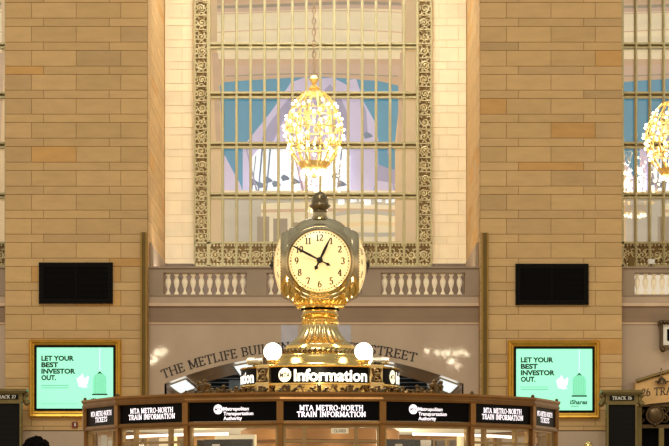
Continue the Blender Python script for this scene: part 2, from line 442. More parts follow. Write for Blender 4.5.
# arched soffit, dark passage behind
dS = 40.8
so = MB(); se = MB(); n = 48
for i in range(n):
    a, b = ACX-AH+2*AH*i/n, ACX-AH+2*AH*(i+1)/n
    za = ACZ+math.sqrt(AR*AR-(a-ACX)**2); zb = ACZ+math.sqrt(AR*AR-(b-ACX)**2)
    so.quad((a,yM,za),(a,WY(dS),za),(b,WY(dS),zb),(b,yM,zb))
so.quad((ACX-AH,yM,0),(ACX-AH,WY(dS),0),(ACX-AH,WY(dS),ZS),(ACX-AH,yM,ZS))
so.quad((ACX+AH,yM,0),(ACX+AH,yM,ZS),(ACX+AH,WY(dS),ZS),(ACX+AH,WY(dS),0))
struct('ceiling_arch', so, M['soffit'], recalc=False)
ps = MB()
yb = WY(dS)
ps.box(ACX-AH-.3, ACX-AH+.30, yb, yb+.1, 0, ZS+.05); ps.box(ACX+AH-.30, ACX+AH+.3, yb, yb+.1, 0, ZS+.05)
ps.box(ACX-AH-.3, ACX+AH+.3, yb, yb+.1, ACZ+AR-.005, ACZ+AR+.6)
struct('wall_passage_front', ps, M['soffit_end'])
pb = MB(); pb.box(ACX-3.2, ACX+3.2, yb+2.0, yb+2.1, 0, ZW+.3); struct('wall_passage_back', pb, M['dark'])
pl = MB()
for k in range(7): pl.box(WX(196,42.5), WX(432,42.5), yb+1.94, yb+1.99, WZ(391-4*k,42.8), WZ(390.2-4*k,42.8))
struct('trim_10', pl, M['bluegrey'])
pp = MB(); pp.box(WX(229,42), WX(243,42), yb+1.2, yb+1.3, 0, ZS+.28); pp.box(WX(233,42), WX(234,42), yb+1.18, yb+1.2, 0, ZS+.28)
pp.box(WX(384,42), WX(397,42), yb+1.2, yb+1.3, 0, ZS+.28)
struct('trim_11', pp, M['bluegrey'])
pw = MB()
pw.poly([W(191,391,41.3), W(199.5,391,41.3), W(201,380.5,41.3), W(192.5,383.5,41.3)])
pw.poly([W(444,391,41.3), W(429,391,41.3), W(426,381,41.3), W(440,387,41.3)])
struct('trim_12', pw, mat('passage_pale', (170,166,158), .5, emit=.35, var=.1), recalc=False)
# glowing panels added to paint bright reflections on the soffit
def soffit_reflection_panel(px0, px1, label):
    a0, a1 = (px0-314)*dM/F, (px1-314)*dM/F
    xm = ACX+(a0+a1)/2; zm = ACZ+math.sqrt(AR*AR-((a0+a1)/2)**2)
    root = thing('soffit_reflection', label, 'reflection', (xm, yM+1.5, zm))
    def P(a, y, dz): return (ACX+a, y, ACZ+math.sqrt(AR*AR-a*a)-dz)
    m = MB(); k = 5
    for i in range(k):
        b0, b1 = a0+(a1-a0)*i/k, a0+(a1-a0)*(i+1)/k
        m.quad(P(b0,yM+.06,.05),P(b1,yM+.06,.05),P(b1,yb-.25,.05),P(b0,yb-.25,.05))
    build('reflection_facet', m, M['wglow2'], root, recalc=False)
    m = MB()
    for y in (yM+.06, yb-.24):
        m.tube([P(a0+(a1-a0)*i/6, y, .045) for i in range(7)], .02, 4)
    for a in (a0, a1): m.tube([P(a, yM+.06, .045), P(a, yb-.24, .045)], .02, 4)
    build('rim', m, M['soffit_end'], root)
M['wglow2'] = mat('soffit_reflection_glow', (240,246,246), .4, emit=1.0, ecol=(232,244,246), var=.12, scale=3)
soffit_reflection_panel(168.5, 186, 'pale soffit reflection under the passage arch near the word THE')
soffit_reflection_panel(233, 252, 'pale soffit reflection under the passage arch beside the ring sign text ending')
soffit_reflection_panel(380, 395, 'pale soffit reflection under the arch directly below the first letters of STREET')
soffit_reflection_panel(440, 459, 'pale soffit reflection at the arch end past the word STREET')

# ------------------------------------------------------------------ niche back wall, reveals and ledge
ZN0 = ZW
ld = MB(); ld.box(XLL, XRR, WY(dM)+.40, WY(dB)+.02, ZW-.12, ZW); struct('floor_ledge', ld, M['marble_dark'])
WL, WR = WX(194, dB), WX(432, dB); ZB = WZ(266.5, dB); WH = WR-WL
ZWN = WZ(240, dP)
zt = 11.5
rng = random.Random(5)
XNL, XNR = WX(147.5, dP)+.01, WX(480, dP)-.01
nb, bk = MB(), MB()
o = Vector((XNL, WY(dB), 0))
masonry(nb, bk, o, UX, -UY, WL-XNL, ZWN, zt, joints(.30,.40,9), joints(.48,.60,9), rng, .05, warm=False)
masonry(nb, bk, Vector((WR, WY(dB), 0)), UX, -UY, XNR-WR, ZWN, zt, joints(.12,.34,9), joints(.26,.5,9), rng, .05, warm=False)
root = thing('wall_niche', None, None, (XNL, WY(dB), 0)); root['kind'] = 'structure'
build('stone_blocks', nb, M['stone_lit'], root, recalc=False); build('core', bk, M['mortar_light'], root)
wn = MB(); wn.box(XNL, XNR, WY(dB)-.02, WY(dB)+.1, ZN0, ZB-.005)
for a, b in ((XNL, WL-.01), (WR+.01, XNR)): wn.box(a, b, WY(dB)-.02, WY(dB)+.1, ZB-.005, ZWN)
build('marble_dado', wn, M['dado'], root)
for nm, x, s in (('wall_reveal_left', WX(147.5,dP), 1), ('wall_reveal_right', WX(480,dP), -1)):
    r = MB()
    a, b = sorted((x+.004*s, x+.03*s)); r.box(a, b, WY(dM)+.1, WY(dB)-.03, ZW, ZWN); struct(nm, r, M['marble_dark'])
ct = MB(); ct.box(XLL, XRR, WY(dP)+.0, WY(dR)+.8, 11.5, 11.7); struct('ceiling', ct, M['stone_lit'])

# ------------------------------------------------------------------ the tall windows
TS = 13.95*dB/F
def scroll_tile(mb, ox, oz, s, y, kind):
    def P(a, b): return (ox+a*s, y, oz+b*s)
    t = .052*s*1.2
    def spiral(cx, cz, r0, turns, a0, sg):
        n = 16
        return [P(cx+r0*(1-.78*i/n)*cos(a0+sg*turns*2*PI*i/n), cz+r0*(1-.78*i/n)*sin(a0+sg*turns*2*PI*i/n)) for i in range(n+1)]
    f = 1 if kind % 2 else -1
    mb.tube(spiral(.5+.04*f, .52, .30, 1.5, .6*f+kind, f), [t*(1.1-.3*i/16) for i in range(17)], 5)
    for (cx, cz, a) in ((.17,.19,.7+kind),(.82,.17,2.4+2*kind),(.18,.82,-.8+kind),(.84,.82,-2.4-kind),(.5,.08,1.2),(.08,.5,.3),(.93,.5,2.9)):
        mb.tube([P(cx+.145*cos(a+f*q), cz+.145*sin(a+f*q)) for q in (-1.9,-1,-.1,.8,1.7)], t*.85, 4)
    for (cx, cz) in ((.36,.06),(.64,.94),(.06,.36),(.94,.64),(.30,.30),(.70,.72)): mb.sphere(P(cx, cz), .05*s, 5, 4)
    q = P(.5+.02*f, .5)
    mb.sphere((q[0], q[1]-.005, q[2]), .085*s, 7, 5)
def tall_window(name, dx):
    root = thing(name, None, None, (WL+dx, WY(dB), ZB)); root['kind'] = 'structure'
    X = lambda px: WX(px, dB)+dx
    Y = WY(dB)
    bars = MB()
    zlo = WZ(243, dB)
    for k in range(1, 16):
        x = X(208.7+13.95*k) if k < 15 else X(417.6)
        w = .023 if k < 15 else .028
        bars.box(x-w, x+w, Y-.05, Y+.06, ZB, zt)
        bars.box(x-w*.45, x+w*.45, Y-.085, Y-.05, ZB, zt)
    bars.box(X(208.7)-.03, X(208.7)+.03, Y-.06, Y+.06, ZB, zt)
    for (a, b) in ((43.9,48.0),(93.0,97.6),(143.2,147.6),(193.9,197.9)):
        for q in (a, b):
            z = WZ(q, dB); bars.box(X(208.7), X(417.6), Y-.055, Y+.05, z-.017, z+.017)
    for q in (-6.5, -10.5):
        z = WZ(q, dB); bars.box(X(208.7), X(417.6), Y-.055, Y+.05, z-.017, z+.017)
    for q in (243, 266): z = WZ(q, dB); bars.box(X(194), X(432), Y-.06, Y+.05, z-.018, z+.018)
    for px in (194.8, 431.2): bars.box(X(px)-.014, X(px)+.014, Y-.06, Y+.05, ZB, zt)
    build('glazing_bars', bars, M['bar'], root)
    gap = MB()
    for (a, b) in ((43.9,48.0),(93.0,97.6),(143.2,147.6),(193.9,197.9)): gap.box(X(208.7), X(417.6), Y+.01, Y+.05, WZ(b,dB), WZ(a,dB))
    build('transom_panel', gap, M['bar_gap'], root)
    rec = MB(); rec.box(X(195), X(208.5), Y+.0, Y+.04, ZB, zt); rec.box(X(418), X(431), Y+.0, Y+.04, ZB, zt)
    rec.box(X(208.5), X(418), Y+.0, Y+.04, ZB, zlo); build('recess_panel', rec, M['ornback'], root)
    for side, px in (('l', 194.9), ('r', 417.8)):
        mb = MB(); k = 0; z = zlo
        while z < zt-TS*.6:
            scroll_tile(mb, X(px), z, TS*.94, Y-.022, k + (side == 'r')); k += 1
            mb.box(X(px), X(px)+TS*.95, Y-.03, Y, z-.010, z+.006)
            z += TS*1.02
        build('ornamental_border', mb, M['ornament'], root, smooth=True)
    mb = MB()
    z1 = WZ(263, dB)
    for k in range(17):
        x = X(194.9) + k*TS if k < 16 else X(417.8)
        scroll_tile(mb, x, z1+.02, TS*.95, Y-.022, k)
        for j in range(4):
            for zz in (WZ(264.3,dB), WZ(245.3,dB)): mb.sphere((x+TS*(.14+.24*j), Y-.025, zz), .024, 6, 4)
    build('ornamental_border', mb, M['ornament'], root, smooth=True)
    g = MB(); g.quad((X(208.7),WY(dG),zlo),(X(417.6),WY(dG),zlo),(X(417.6),WY(dG),zt),(X(208.7),WY(dG),zt))
    build('glass_pane', g, M['glass_win'], root, recalc=False)
    # ---- glowing panels behind the glass paint its reflections
    back = thing(name.replace('window', 'wall_reflection'), None, None, (WL+dx, WY(dR), ZB)); back['kind'] = 'structure'
    lay_n = [0]
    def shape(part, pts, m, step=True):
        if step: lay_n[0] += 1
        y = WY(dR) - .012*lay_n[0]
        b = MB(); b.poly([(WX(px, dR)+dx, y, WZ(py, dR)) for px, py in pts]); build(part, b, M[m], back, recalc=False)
    R_ = lambda a, b, c, d: [(a,c),(b,c),(b,d),(a,d)]
    wav = lambda y, amp, ph, a=196, b=430, n=14: [(a+(b-a)*i/n, y + amp*sin(ph+5.5*i/n) - amp*1.2*(1-((i-n/2)/(n/2))**2)) for i in range(n+1)]
    def band(part, y, h, amp, ph, m, a=196, b=430):
        t = wav(y, amp, ph, a, b); shape(part, t + [(x, q+h) for x, q in t[::-1]], m)
    shape('reflected_wall', R_(190,436,-40,262), 'b_cream')
    band('reflected_ceiling_band', -2, 7, 1.0, 0, 'b_tan')
    band('reflected_ceiling_band', 5, 3.2, 1.6, .6, 'b_taupe')
    band('reflected_ceiling_band', 8.2, 4, 1.6, .6, 'b_pink')
    band('reflected_ceiling_line', 13.5, .9, 1.2, 1.2, 'b_tan')
    band('reflected_ceiling_line', 32.5, 1, 1.6, 2.1, 'b_tan')
    band('reflected_ceiling_band', 37, 10, 1, .8, 'b_cream')
    shape('reflected_upper_wall', R_(196,430,60,96), 'b_tan')
    band('reflected_upper_band', 66, 12, .6, 1, 'b_pink', 222, 400)
    band('reflected_upper_line', 76, 1.2, .8, 2, 'b_taupe', 226, 398)
    shape('reflected_vault', [(219,88),(224,83.5),(250,81.5),(290,79),(320,78),(350,80),(380,82.5),(398,87),(398,200),(219,200)], 'b_teal')
    # lilac arched bands
    shape('reflected_arched_band', [(243,200),(243,148),(256,132),(272,112),(283,96),(291,84),(304,79),(318,80),(333,79),(346,86),(356,99),(357,140),(350,200)], 'b_lilac')
    shape('reflected_arched_band', [(356,80),(364,104),(374,122),(378,140),(378,200),(350,200),(350,140),(352,100),(346,82)], 'b_lilac')
    shape('reflected_arched_dark', [(262,140),(270,124),(284,106),(296,92),(302,92),(290,112),(280,128),(274,142),(266,148)], 'b_lilac2')
    shape('reflected_arched_dark', [(330,86),(340,98),(348,116),(350,138),(344,138),(340,118),(332,104),(324,92)], 'b_lilac2')
    shape('reflected_arched_dark', [(360,100),(366,112),(368,140),(364,140),(361,116)], 'b_lilac2')
    shape('reflected_lower_vault', [(219,152),(226,158),(233,172),(240,184),(246,200),(219,200)], 'b_lilac')
    shape('reflected_lower_vault', [(378,166),(388,170),(398,172),(400,200),(372,200)], 'b_lilac2')
    shape('reflected_lower_vault', [(376,182),(398,186),(398,200),(376,200)], 'b_lilac')
    # reflected bright windows and their tracery
    shape('reflected_window', [(250,200),(252,160),(258,152),(266,148),(284,148),(294,152),(302,200)], 'b_white')
    shape('reflected_window', [(318,200),(322,156),(330,149),(344,149),(350,158),(350,194),(346,200)], 'b_white')
    shape('reflected_window', [(284,146),(296,138),(300,120),(304,146)], 'b_white')
    for (x, y0, y1, w) in ((262,150,194,1.6),(270,150,194,1.6),(341,152,190,1.4),(256,158,192,1)):
        shape('reflected_tracery', [(x,y0),(x+w,y0),(x+w-4,y1),(x-4,y1)], 'b_blue')
    for (x, y) in ((255,184),(262,187),(269,182),(277,186),(286,180),(336,178),(342,186),(368,138),(296,184)):
        shape('reflected_tracery', [(x-5,y),(x-2,y-3),(x+2,y-1),(x+5,y+2),(x+2,y+3),(x-3,y+4)], 'b_blue')
    for (a, b, c) in ((292,150,12),(246,150,12),(386,150,8)):
        shape('reflected_tracery', [(a,b),(a+1.4,b),(a+c+1,196),(a+c-1,196)], 'b_lilac2')
    # foot of the painted reflection
    shape('reflected_lower_wall', R_(196,430,194,262), 'b_cream')
    band('reflected_floor_edge', 202, 6, 1, 2, 'b_grey', 222, 400)
    band('reflected_floor_edge', 213, 3, .6, 1, 'b_tan', 222, 400)
    shape('reflected_lower_grey', R_(224,262,206,250), 'b_grey')
    shape('reflected_doorway', R_(258,270,220,250), 'b_taupe'); shape('reflected_doorway', R_(274,288,222,250), 'b_taupe')
    shape('reflected_doorway', R_(294,300,226,250), 'b_taupe')
    for (x, y) in ((341,205),(353,203),(362,202),(367,206),(378,203),(388,204),(393,203)):
        shape('reflected_glint', [(x-3,y-4),(x+3,y-4.6),(x+3.4,y+3),(x-3,y+3.6)], 'b_white')
    for y in (216, 227, 237): band('reflected_floor_edge', y, 4, .8, y, 'b_grey' if y != 227 else 'b_gold', 333, 398)
    # reflected side jambs
    shape('reflected_jamb', [(190,-40),(219,-40),(219,60),(222,100),(224,150),(226,262),(190,262)], 'b_wood')
    shape('reflected_jamb', [(436,-40),(400,-40),(401,80),(398,110),(394,150),(394,262),(436,262)], 'b_wood')
    shape('reflected_jamb_tan', [(214,60),(220,60),(223,150),(218,150)], 'b_tan')
    shape('reflected_jamb_tan', [(399,60),(404,60),(400,150),(396,150)], 'b_tan')
    return root
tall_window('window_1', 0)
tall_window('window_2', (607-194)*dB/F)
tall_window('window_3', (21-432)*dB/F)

# ------------------------------------------------------------------ balustrades
def baluster_mesh():
    mb = MB(); h = (294-272.7)*dM/F
    w = .052
    mb.box(-w*.72, w*.72, -w*.72, w*.72, 0, .028); mb.box(-w*.7, w*.7, -w*.7, w*.7, h-.024, h)
    prof = [(.030,.028),(.040,.034),(.040,.045),(.026,.055),(.020,.085),(.022,.10),(.046,.15),(.060,.20),(.056,.235),(.036,.270),(.024,.295),(.036,.302),(.036,h-.024)]
    prof = [(r*.76, z*h/.335 if z < .30 else z) for r, z in prof if z < h]
    mb.lathe(prof, 14)
    return mb
BH = baluster_mesh()
def balustrade(label, x0, x1, spans, name='balustrade'):
    """spans: (px start, px end, first baluster px, count) of each pierced bay"""
    root = thing(name, label, 'balustrade', ((x0+x1)/2, yM+.16, ZW))
    ya, yb2 = yM-.02, yM+.34
    z0, z1, z2 = WZ(294.5,dM), WZ(272.7,dM), WZ(266.8,dM)
    m = MB(); m.box(x0, x1, ya, yb2, z1, z2-.02); m.box(x0, x1, ya-.03, yb2, z2-.025, z2); build('hand_rail', m, M['marble_dark'], root)
    m = MB(); m.box(x0, x1, ya, yb2, ZW+.001, z0); build('base_course', m, M['marble_dark'], root)
    xs = [x0]
    for s in spans: xs += [WX(s[0],dM), WX(s[1],dM)]
    xs.append(x1)
    for i in range(0, len(xs), 2):
        if xs[i+1]-xs[i] < .03: continue
        m = MB(); m.box(xs[i], xs[i+1], ya, yb2, z0, z1); build('pedestal', m, M['marble_dark'], root)
    proto = None
    for s in spans:
        for k in range(s[3]):
            x = WX(s[2] + 8.35*k, dM)
            if proto is None:
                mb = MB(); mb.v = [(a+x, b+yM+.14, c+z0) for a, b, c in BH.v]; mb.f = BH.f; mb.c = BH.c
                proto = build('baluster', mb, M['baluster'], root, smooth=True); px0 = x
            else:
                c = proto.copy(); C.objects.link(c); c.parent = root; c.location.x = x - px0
    return root
balustrade('marble balustrade with pale turned balusters behind the four-faced clock', XCL, XCR,
           [(163.2,247,167.6,10),(266.5,362,270.8,11),(380.6,465,384.8,10)])
balustrade('short marble balustrade under the window above the track 26 gate', XRL, XRR,
           [(634.5,735,638.2,12)])
balustrade('marble balustrade sliver at the photo edge beside the pier with the track 27 board', XLL, XLR,
           [(-125,-12,-120,13)])
# small lamp standing on the right balustrade
zr = WZ(266.8, dM)
fx = WX(652, dM)
r = thing('floodlight', 'small white floodlight on the balustrade rail above the track 26 gate', 'lamp', (fx, yM+.1, zr))
m = MB(); m.box(fx-.05, fx+.05, yM+.05, yM+.16, zr, zr+.02); m.box(fx-.012, fx+.012, yM+.09, yM+.12, zr+.02, zr+.05); build('base', m, M['bronze'], r)
m = MB(); m.box(fx-.05, fx+.05, yM+.05, yM+.15, zr+.05, zr+.13); build('housing', m, M['white'], r)
m = MB(); m.box(fx-.038, fx+.038, yM+.044, yM+.05, zr+.062, zr+.118); build('lens', m, M['white'], r)
fx = WX(632, dM)
r = thing('junction_box', 'brown upright box on the balustrade rail beside the small white floodlight', 'box', (fx, yM+.1, zr))
m = MB(); m.box(fx-.045, fx+.045, yM+.05, yM+.17, zr, zr+.16); build('case', m, M['guard'], r)
m = MB(); m.lathe([(.0,zr+.16),(.02,zr+.16),(.016,zr+.20),(.0,zr+.21)], 10, (fx, yM+.11, 0)); build('cap', m, M['guard'], r)
for px, lab in ((270.9,'small dark camera on the balustrade rail by the clock face showing its nine'),(368.3,'small dark camera on the balustrade rail by the clock face showing its three')):
    fx = WX(px, dM)
    r = thing('security_camera', lab, 'camera', (fx, yM+.06, zr))
    m = MB(); m.box(fx-.022, fx+.022, yM+.0, yM+.12, zr, zr+.045); m.lathe([(0,-.03),(.02,-.03),(.02,.0)], 10, (fx, yM+.0, zr+.022), 'y'); build('body', m, M['black'], r)
    m = MB(); m.sphere((fx, yM-.025, zr+.022), .014, 8, 6); build('lens', m, M['monitor'], r)

# ------------------------------------------------------------------ wall fittings on the piers
yP = WY(dP)
def wall_vent(px0, px1, py0, py1, label):
    x0, x1, z0, z1 = WX(px0,dP), WX(px1,dP), WZ(py1,dP), WZ(py0,dP)
    r = thing('wall_vent', label, 'vent grille', ((x0+x1)/2, yP, z0))
    m = MB(); m.box(x0+.05, x1-.05, yP-.03, yP-.002, z0+.05, z1-.05); build('backing', m, M['black'], r)
    m = MB()
    for a, b, c, d in ((x0,x1,z0,z0+.075),(x0,x1,z1-.075,z1),(x0,x0+.075,z0+.075,z1-.075),(x1-.075,x1,z0+.075,z1-.075)):
        m.box(a, b, yP-.055, yP-.002, c, d)
    build('frame', m, M['vent_frame'], r)
    m = MB(); q = .05
    n = int((x1-x0)/.055)
    for i in range(n): m.sphere((x0+.04+(x1-x0-.08)*i/(n-1), yP-.058, z0+.038), .016, 6, 4); m.sphere((x0+.04+(x1-x0-.08)*i/(n-1), yP-.058, z1-.038), .016, 6, 4)
    n = int((z1-z0)/.055)
    for i in range(1, n-1): m.sphere((x0+.038, yP-.058, z0+.04+(z1-z0-.08)*i/(n-1)), .016, 6, 4); m.sphere((x1-.038, yP-.058, z0+.04+(z1-z0-.08)*i/(n-1)), .016, 6, 4)
    build('border', m, M['vent_frame'], r, smooth=True)
    m = MB(); n = 26
    for i in range(n):
        z = z0+.08+(z1-z0-.16)*(i+.5)/n; m.box(x0+.075, x1-.075, yP-.04, yP-.03, z-.004, z+.004)
    m.box((x0+x1)/2-.008, (x0+x1)/2+.008, yP-.045, yP-.03, z0+.07, z1-.07)
    build('grille', m, M['vent_frame'], r)
M['vent_frame'] = mat('vent_iron', (15,12,9), .6, 0, var=.3, scale=18, spec=.1)
wall_vent(39.2, 113, 262.8, 303.8, 'black rectangular grille on the pier above the mint screen overlapped by kiosk roof')
wall_vent(515.3, 588.3, 264, 305, 'black rectangular grille on the pier above the mint screen with the corner wordmark')

def poly_flat(mb, pts, f): mb.poly([f(a, b) for a, b in pts])
def ad_screen(fx0, fx1, fy0, fy1, sx0, sx1, sy0, sy1, label, ox, oy):
    x0, x1, z0, z1 = WX(fx0,dP), WX(fx1,dP), WZ(fy1,dP), WZ(fy0,dP)
    r = thing('advertising_screen', label, 'screen', ((x0+x1)/2, yP, z0))
    a0, a1, c0, c1 = WX(sx0,dP), WX(sx1,dP), WZ(sy1,dP), WZ(sy0,dP)
    bz = 1.9*ppm
    # gilt frame: stepped profile
    m = MB()
    prof = [(0,0),(0,.06),(.02,.085),(.045,.075),(.06,.05),(.08,.045),(.095,.03),(.095,.0)]
    ix0, ix1, iz0, iz1 = a0-bz, a1+bz, c0-bz, c1+bz
    wl = [ix0-x0, x1-ix1, iz0-z0, z1-iz1]
    rings = []
    for t, h in prof:
        k = t/.095
        rings.append([(x0+wl[0]*k, yP-h, z0+wl[2]*k), (x1-wl[1]*k, yP-h, z0+wl[2]*k), (x1-wl[1]*k, yP-h, z1-wl[3]*k), (x0+wl[0]*k, yP-h, z1-wl[3]*k)])
    for p, q in zip(rings[:-1], rings[1:]):
        for i in range(4): m.quad(p[i], p[(i+1)%4], q[(i+1)%4], q[i])
    build('gilt_frame', m, M['gilt'], r)
    m = MB()
    for a, b, c, d in ((ix0,ix1,iz0,c0),(ix0,ix1,c1,iz1),(ix0,a0,c0,c1),(a1,ix1,c0,c1)): m.box(a, b, yP-.045, yP-.002, c, d)
    build('bezel', m, M['bezel'], r)
    m = MB(); m.box(a0, a1, yP-.03, yP-.002, c0, c1); s = build('display', m, M['mint'], r)
    yy = yP-.034
    f = lambda px, py: (WX(px+ox, dP), yy, WZ(py+oy, dP))          # ad artwork in the left screen's pixel frame
    m = MB()
    for i, (t, w) in enumerate((('LET YOUR',32.6),('BEST',17),('INVESTOR',34),('OUT.',14.8))):
        g = sans(t, 4.9, .046, width=w); lay(m, g, lambda a, b: f(41.6+a, 360.7+6.45*i-b))
    build('lettering', m, M['mint_dark'], s, recalc=False)
    m = MB()
    for y, a, b in ((385.2,41.5,69),(387.6,41.5,69)): m.poly([f(a,y),f(b,y),f(b,y+.7),f(a,y+.7)])
    m.poly([f(41.5,403.6),f(78,403.6),f(78,404),f(41.5,404)])
    build('fine_print', m, M['mint_mid'], s, recalc=False)
    m = MB()
    for pts in ([(77,379),(80,376.5),(84,379),(88,378.5),(88.2,383),(86,386.5),(89.5,386.8),(84,387.8),(79,386.5)],
                [(80,378),(82.4,373.4),(84.6,378),(84.5,381),(81,381)],
                [(84,380),(88.2,375.8),(89.3,377.5),(87.6,382.5),(84.6,384)]):
        m.poly([f(*p) for p in pts])
    m.poly([f(99.8,348),f(100.2,348),f(100.2,371.5),f(99.8,371.5)])
    build('dove_picture', m, M['mint_pale'], s, recalc=False)
    yy = yP-.036
    m = MB()
    arch = [(93.6,394)] + [(100-6.4*cos(math.radians(q)), 379-5.6*sin(math.radians(q))) for q in range(0,181,15)] + [(106.4,394)]
    m.poly([f(*p) for p in arch]); build('cage_picture', m, M['mint_cage'], s, recalc=False)
    yy = yP-.038
    m = MB()
    for k in range(8):
        x = 94.1+1.69*k; hh = 379-5.3*math.sqrt(max(0, 1-((x-100)/6.4)**2))
        m.poly([f(x-.16,hh),f(x+.16,hh),f(x+.16,394),f(x-.16,394)])
    for p, q in zip(arch[:-1], arch[1:]): m.poly([f(*p), f(*q), f(q[0]*.97+3,q[1]+.35), f(p[0]*.97+3,p[1]+.35)])
    build('cage_bars', m, M['mint_mid'], s, recalc=False)
    yy = yP-.04
    m = MB(); m.poly([f(92.3,393.8),f(107.7,393.8),f(107.7,395.2),f(92.3,395.2)])
    m.poly([f(97.3,374),f(100,371.2),f(102.7,374),f(100,373.2)])
    build('cage_base', m, M['mint_dark'], s, recalc=False)
    m = MB(); lay(m, sans('iShares', 4.4, .03, width=17.6, shear=.15), lambda a, b: f(90.6+a, 402.6-b))
    m.poly([f(91.5,404.4),f(99.5,404.4),f(99.5,404.9),f(91.5,404.9)])
    build('wordmark', m, M['mint_dark2'], s, recalc=False)
    return r
M['mint_dark2'] = mat('screen_wordmark', (40,98,80), .5, emit=.25, var=.05)
ad_screen(29.5,121.3,339.8,417.8, 37,113.4,347.6,408.6, 'gold framed mint screen with dove and birdcage overlapped by the kiosk roof', 0, 0)
ad_screen(507.6,599.2,340.5,418.6, 516,592,349,410.4, 'gold framed mint screen with dove and birdcage, corner wordmark visible', 479, 1.6)

def corner_guard(pxa, pxb, pya, label):
    x0, x1 = WX(pxa,dP), WX(pxb,dP)
    r = thing('corner_guard', label, 'corner guard', ((x0+x1)/2, yP, 0))
    z1 = WZ(pya, dP)
    m = MB(); m.box(x0, x1, yP-.035, yP-.014, .24, z1); build('channel', m, M['guard'], r)
    w = (x1-x0)*.22
    m = MB(); m.box(x0, x0+w, yP-.06, yP-.035, .24, z1); m.box(x1-w, x1, yP-.06, yP-.035, .24, z1)
    build('flange', m, M['gilt_dark'], r)
M['gilt_dark'] = mat('dull_gilt', (160,124,58), .4, .6, var=.1)
corner_guard(140.8, 147.2, 232.5, 'tall olive metal strip on the pier with the kiosk-overlapped mint screen')
corner_guard(481.5, 488.0, 233, 'tall olive metal strip on the pier whose mint screen shows its corner wordmark')

# red call point
x0, z0 = WX(75, dP), WZ(427.8, dP)
r = thing('alarm_plate', 'tiny dark red square plate with a white mark below the screen frame', 'plate', (x0, yP, z0))
m = MB(); m.box(x0-.045, x0+.045, yP-.03, yP-.002, z0, z0+.09); build('plate', m, M['red'], r)
m = MB(); m.box(x0-.008, x0+.016, yP-.034, yP-.03, z0+.025, z0+.068); m.sphere((x0+.004,yP-.033,z0+.070), .011, 8, 5); build('white_mark', m, M['white'], r)
# brass domed post beneath the right screen
x0 = WX(588.3, 36.3); y0 = WY(36.3); zt0 = WZ(441.6, 36.3)
r = thing('domed_post', 'small brass domed post top below the screen beside the track 26 board', 'post', (x0, y0, 0))
m = MB(); m.lathe([(.0,0),(.16,0),(.16,.03),(.05,.06),(.032,.12),(.032,zt0-.22),(.06,zt0-.19),(.06,zt0-.17)], 16, (x0,y0,0)); build('pole', m, M['bronze'], r, smooth=True)
m = MB(); m.lathe([(.052,zt0-.17),(.068,zt0-.12),(.066,zt0-.06),(.05,zt0-.025),(.026,zt0-.006),(0,zt0)], 16, (x0,y0,0)); build('dome', m, M['brass'], r, smooth=True)

# ------------------------------------------------------------------ track boards
def track_board(pxl, pxr, num, label, d=36.9, ytop=390):
    x0, x1 = WX(pxl, d), WX(pxr, d); y = WY(d); X = lambda t: x0+(x1-x0)*t
    zt1 = WZ(ytop, d); q = d/F
    r = thing('track_board', label, 'departure board', ((x0+x1)/2, y, 0))
    m = MB(); m.box(X(.13), X(.87), y, y+.18, 0, zt1-13*q)
    m.box(X(.06), X(.94), y-.05, y+.20, 0, .5); build('casing', m, M['verdigris'], r)
    m = MB(); m.box(X(.10), X(.90), y-.02, y+.18, zt1-13*q, zt1-4.2*q)
    m.box(X(.04), X(.96), y-.07, y+.19, zt1-4.2*q, zt1-2.6*q); m.box(X(-.01), X(1.01), y-.11, y+.20, zt1-2.6*q, zt1); build('cornice', m, M['verdigris'], r)
    for s in (0, 1):
        m = MB(); xs = X(.055) if s == 0 else X(.945)
        pts = [(xs + (.02*(1-2*s))*0 + (1-2*s)*(.045*sin(t*3.2)-.03), y+.05, zt1-4*q-9.5*q*t) for t in [i/10 for i in range(11)]]
        m.tube(pts, [.035+.02*sin(3*t/10) for t in range(11)], 8); m.sphere(pts[-1], .05, 10, 8); m.sphere(pts[1], .055, 10, 8)
        build('scroll_bracket', m, M['verdigris'], r, smooth=True)
    m = MB(); m.box(X(.20), X(.80), y-.035, y-.019, zt1-10.4*q, zt1-5.6*q); p = build('number_plate', m, M['board'], r)
    t = serif('TRACK '+num, 3.0*q, .2, .08, .12, width=(x1-x0)*.48)
    m = MB(); lay(m, t, lambda a, b: (X(.26)+a, y-.038, zt1-9.4*q+b)); build('lettering', m, M['plate_white'], p, recalc=False)
    m = MB(); m.box(X(.17), X(.83), y-.006, y-.001, .7, zt1-14.5*q); build('display', m, M['board'], r)
    m = MB()
    zz = zt1-17*q
    while zz > .8: m.box(X(.18), X(.82), y-.010, y-.006, zz, zz+.006); zz -= .09
    build('display_row', m, M['bezel'], r)
    m = MB()
    for a, b in ((.13,.17),(.83,.87)): m.box(X(a), X(b), y-.03, y, .5, zt1-13*q)
    m.box(X(.17), X(.83), y-.03, y, zt1-14.5*q, zt1-13*q); m.box(X(.17), X(.83), y-.03, y, .5, .7)
    build('rim', m, M['verdigris'], r)
M['plate_white'] = mat('plate_letters', (214,208,190), .5, emit=.25, var=.05)
track_board(601.5, 642, '26', 'green bronze departure board lettered TRACK 26 with scroll brackets', ytop=390.2)
track_board(-14.5, 26.8, '27', 'green bronze departure board cut by the photo edge, number ending 27', ytop=389)

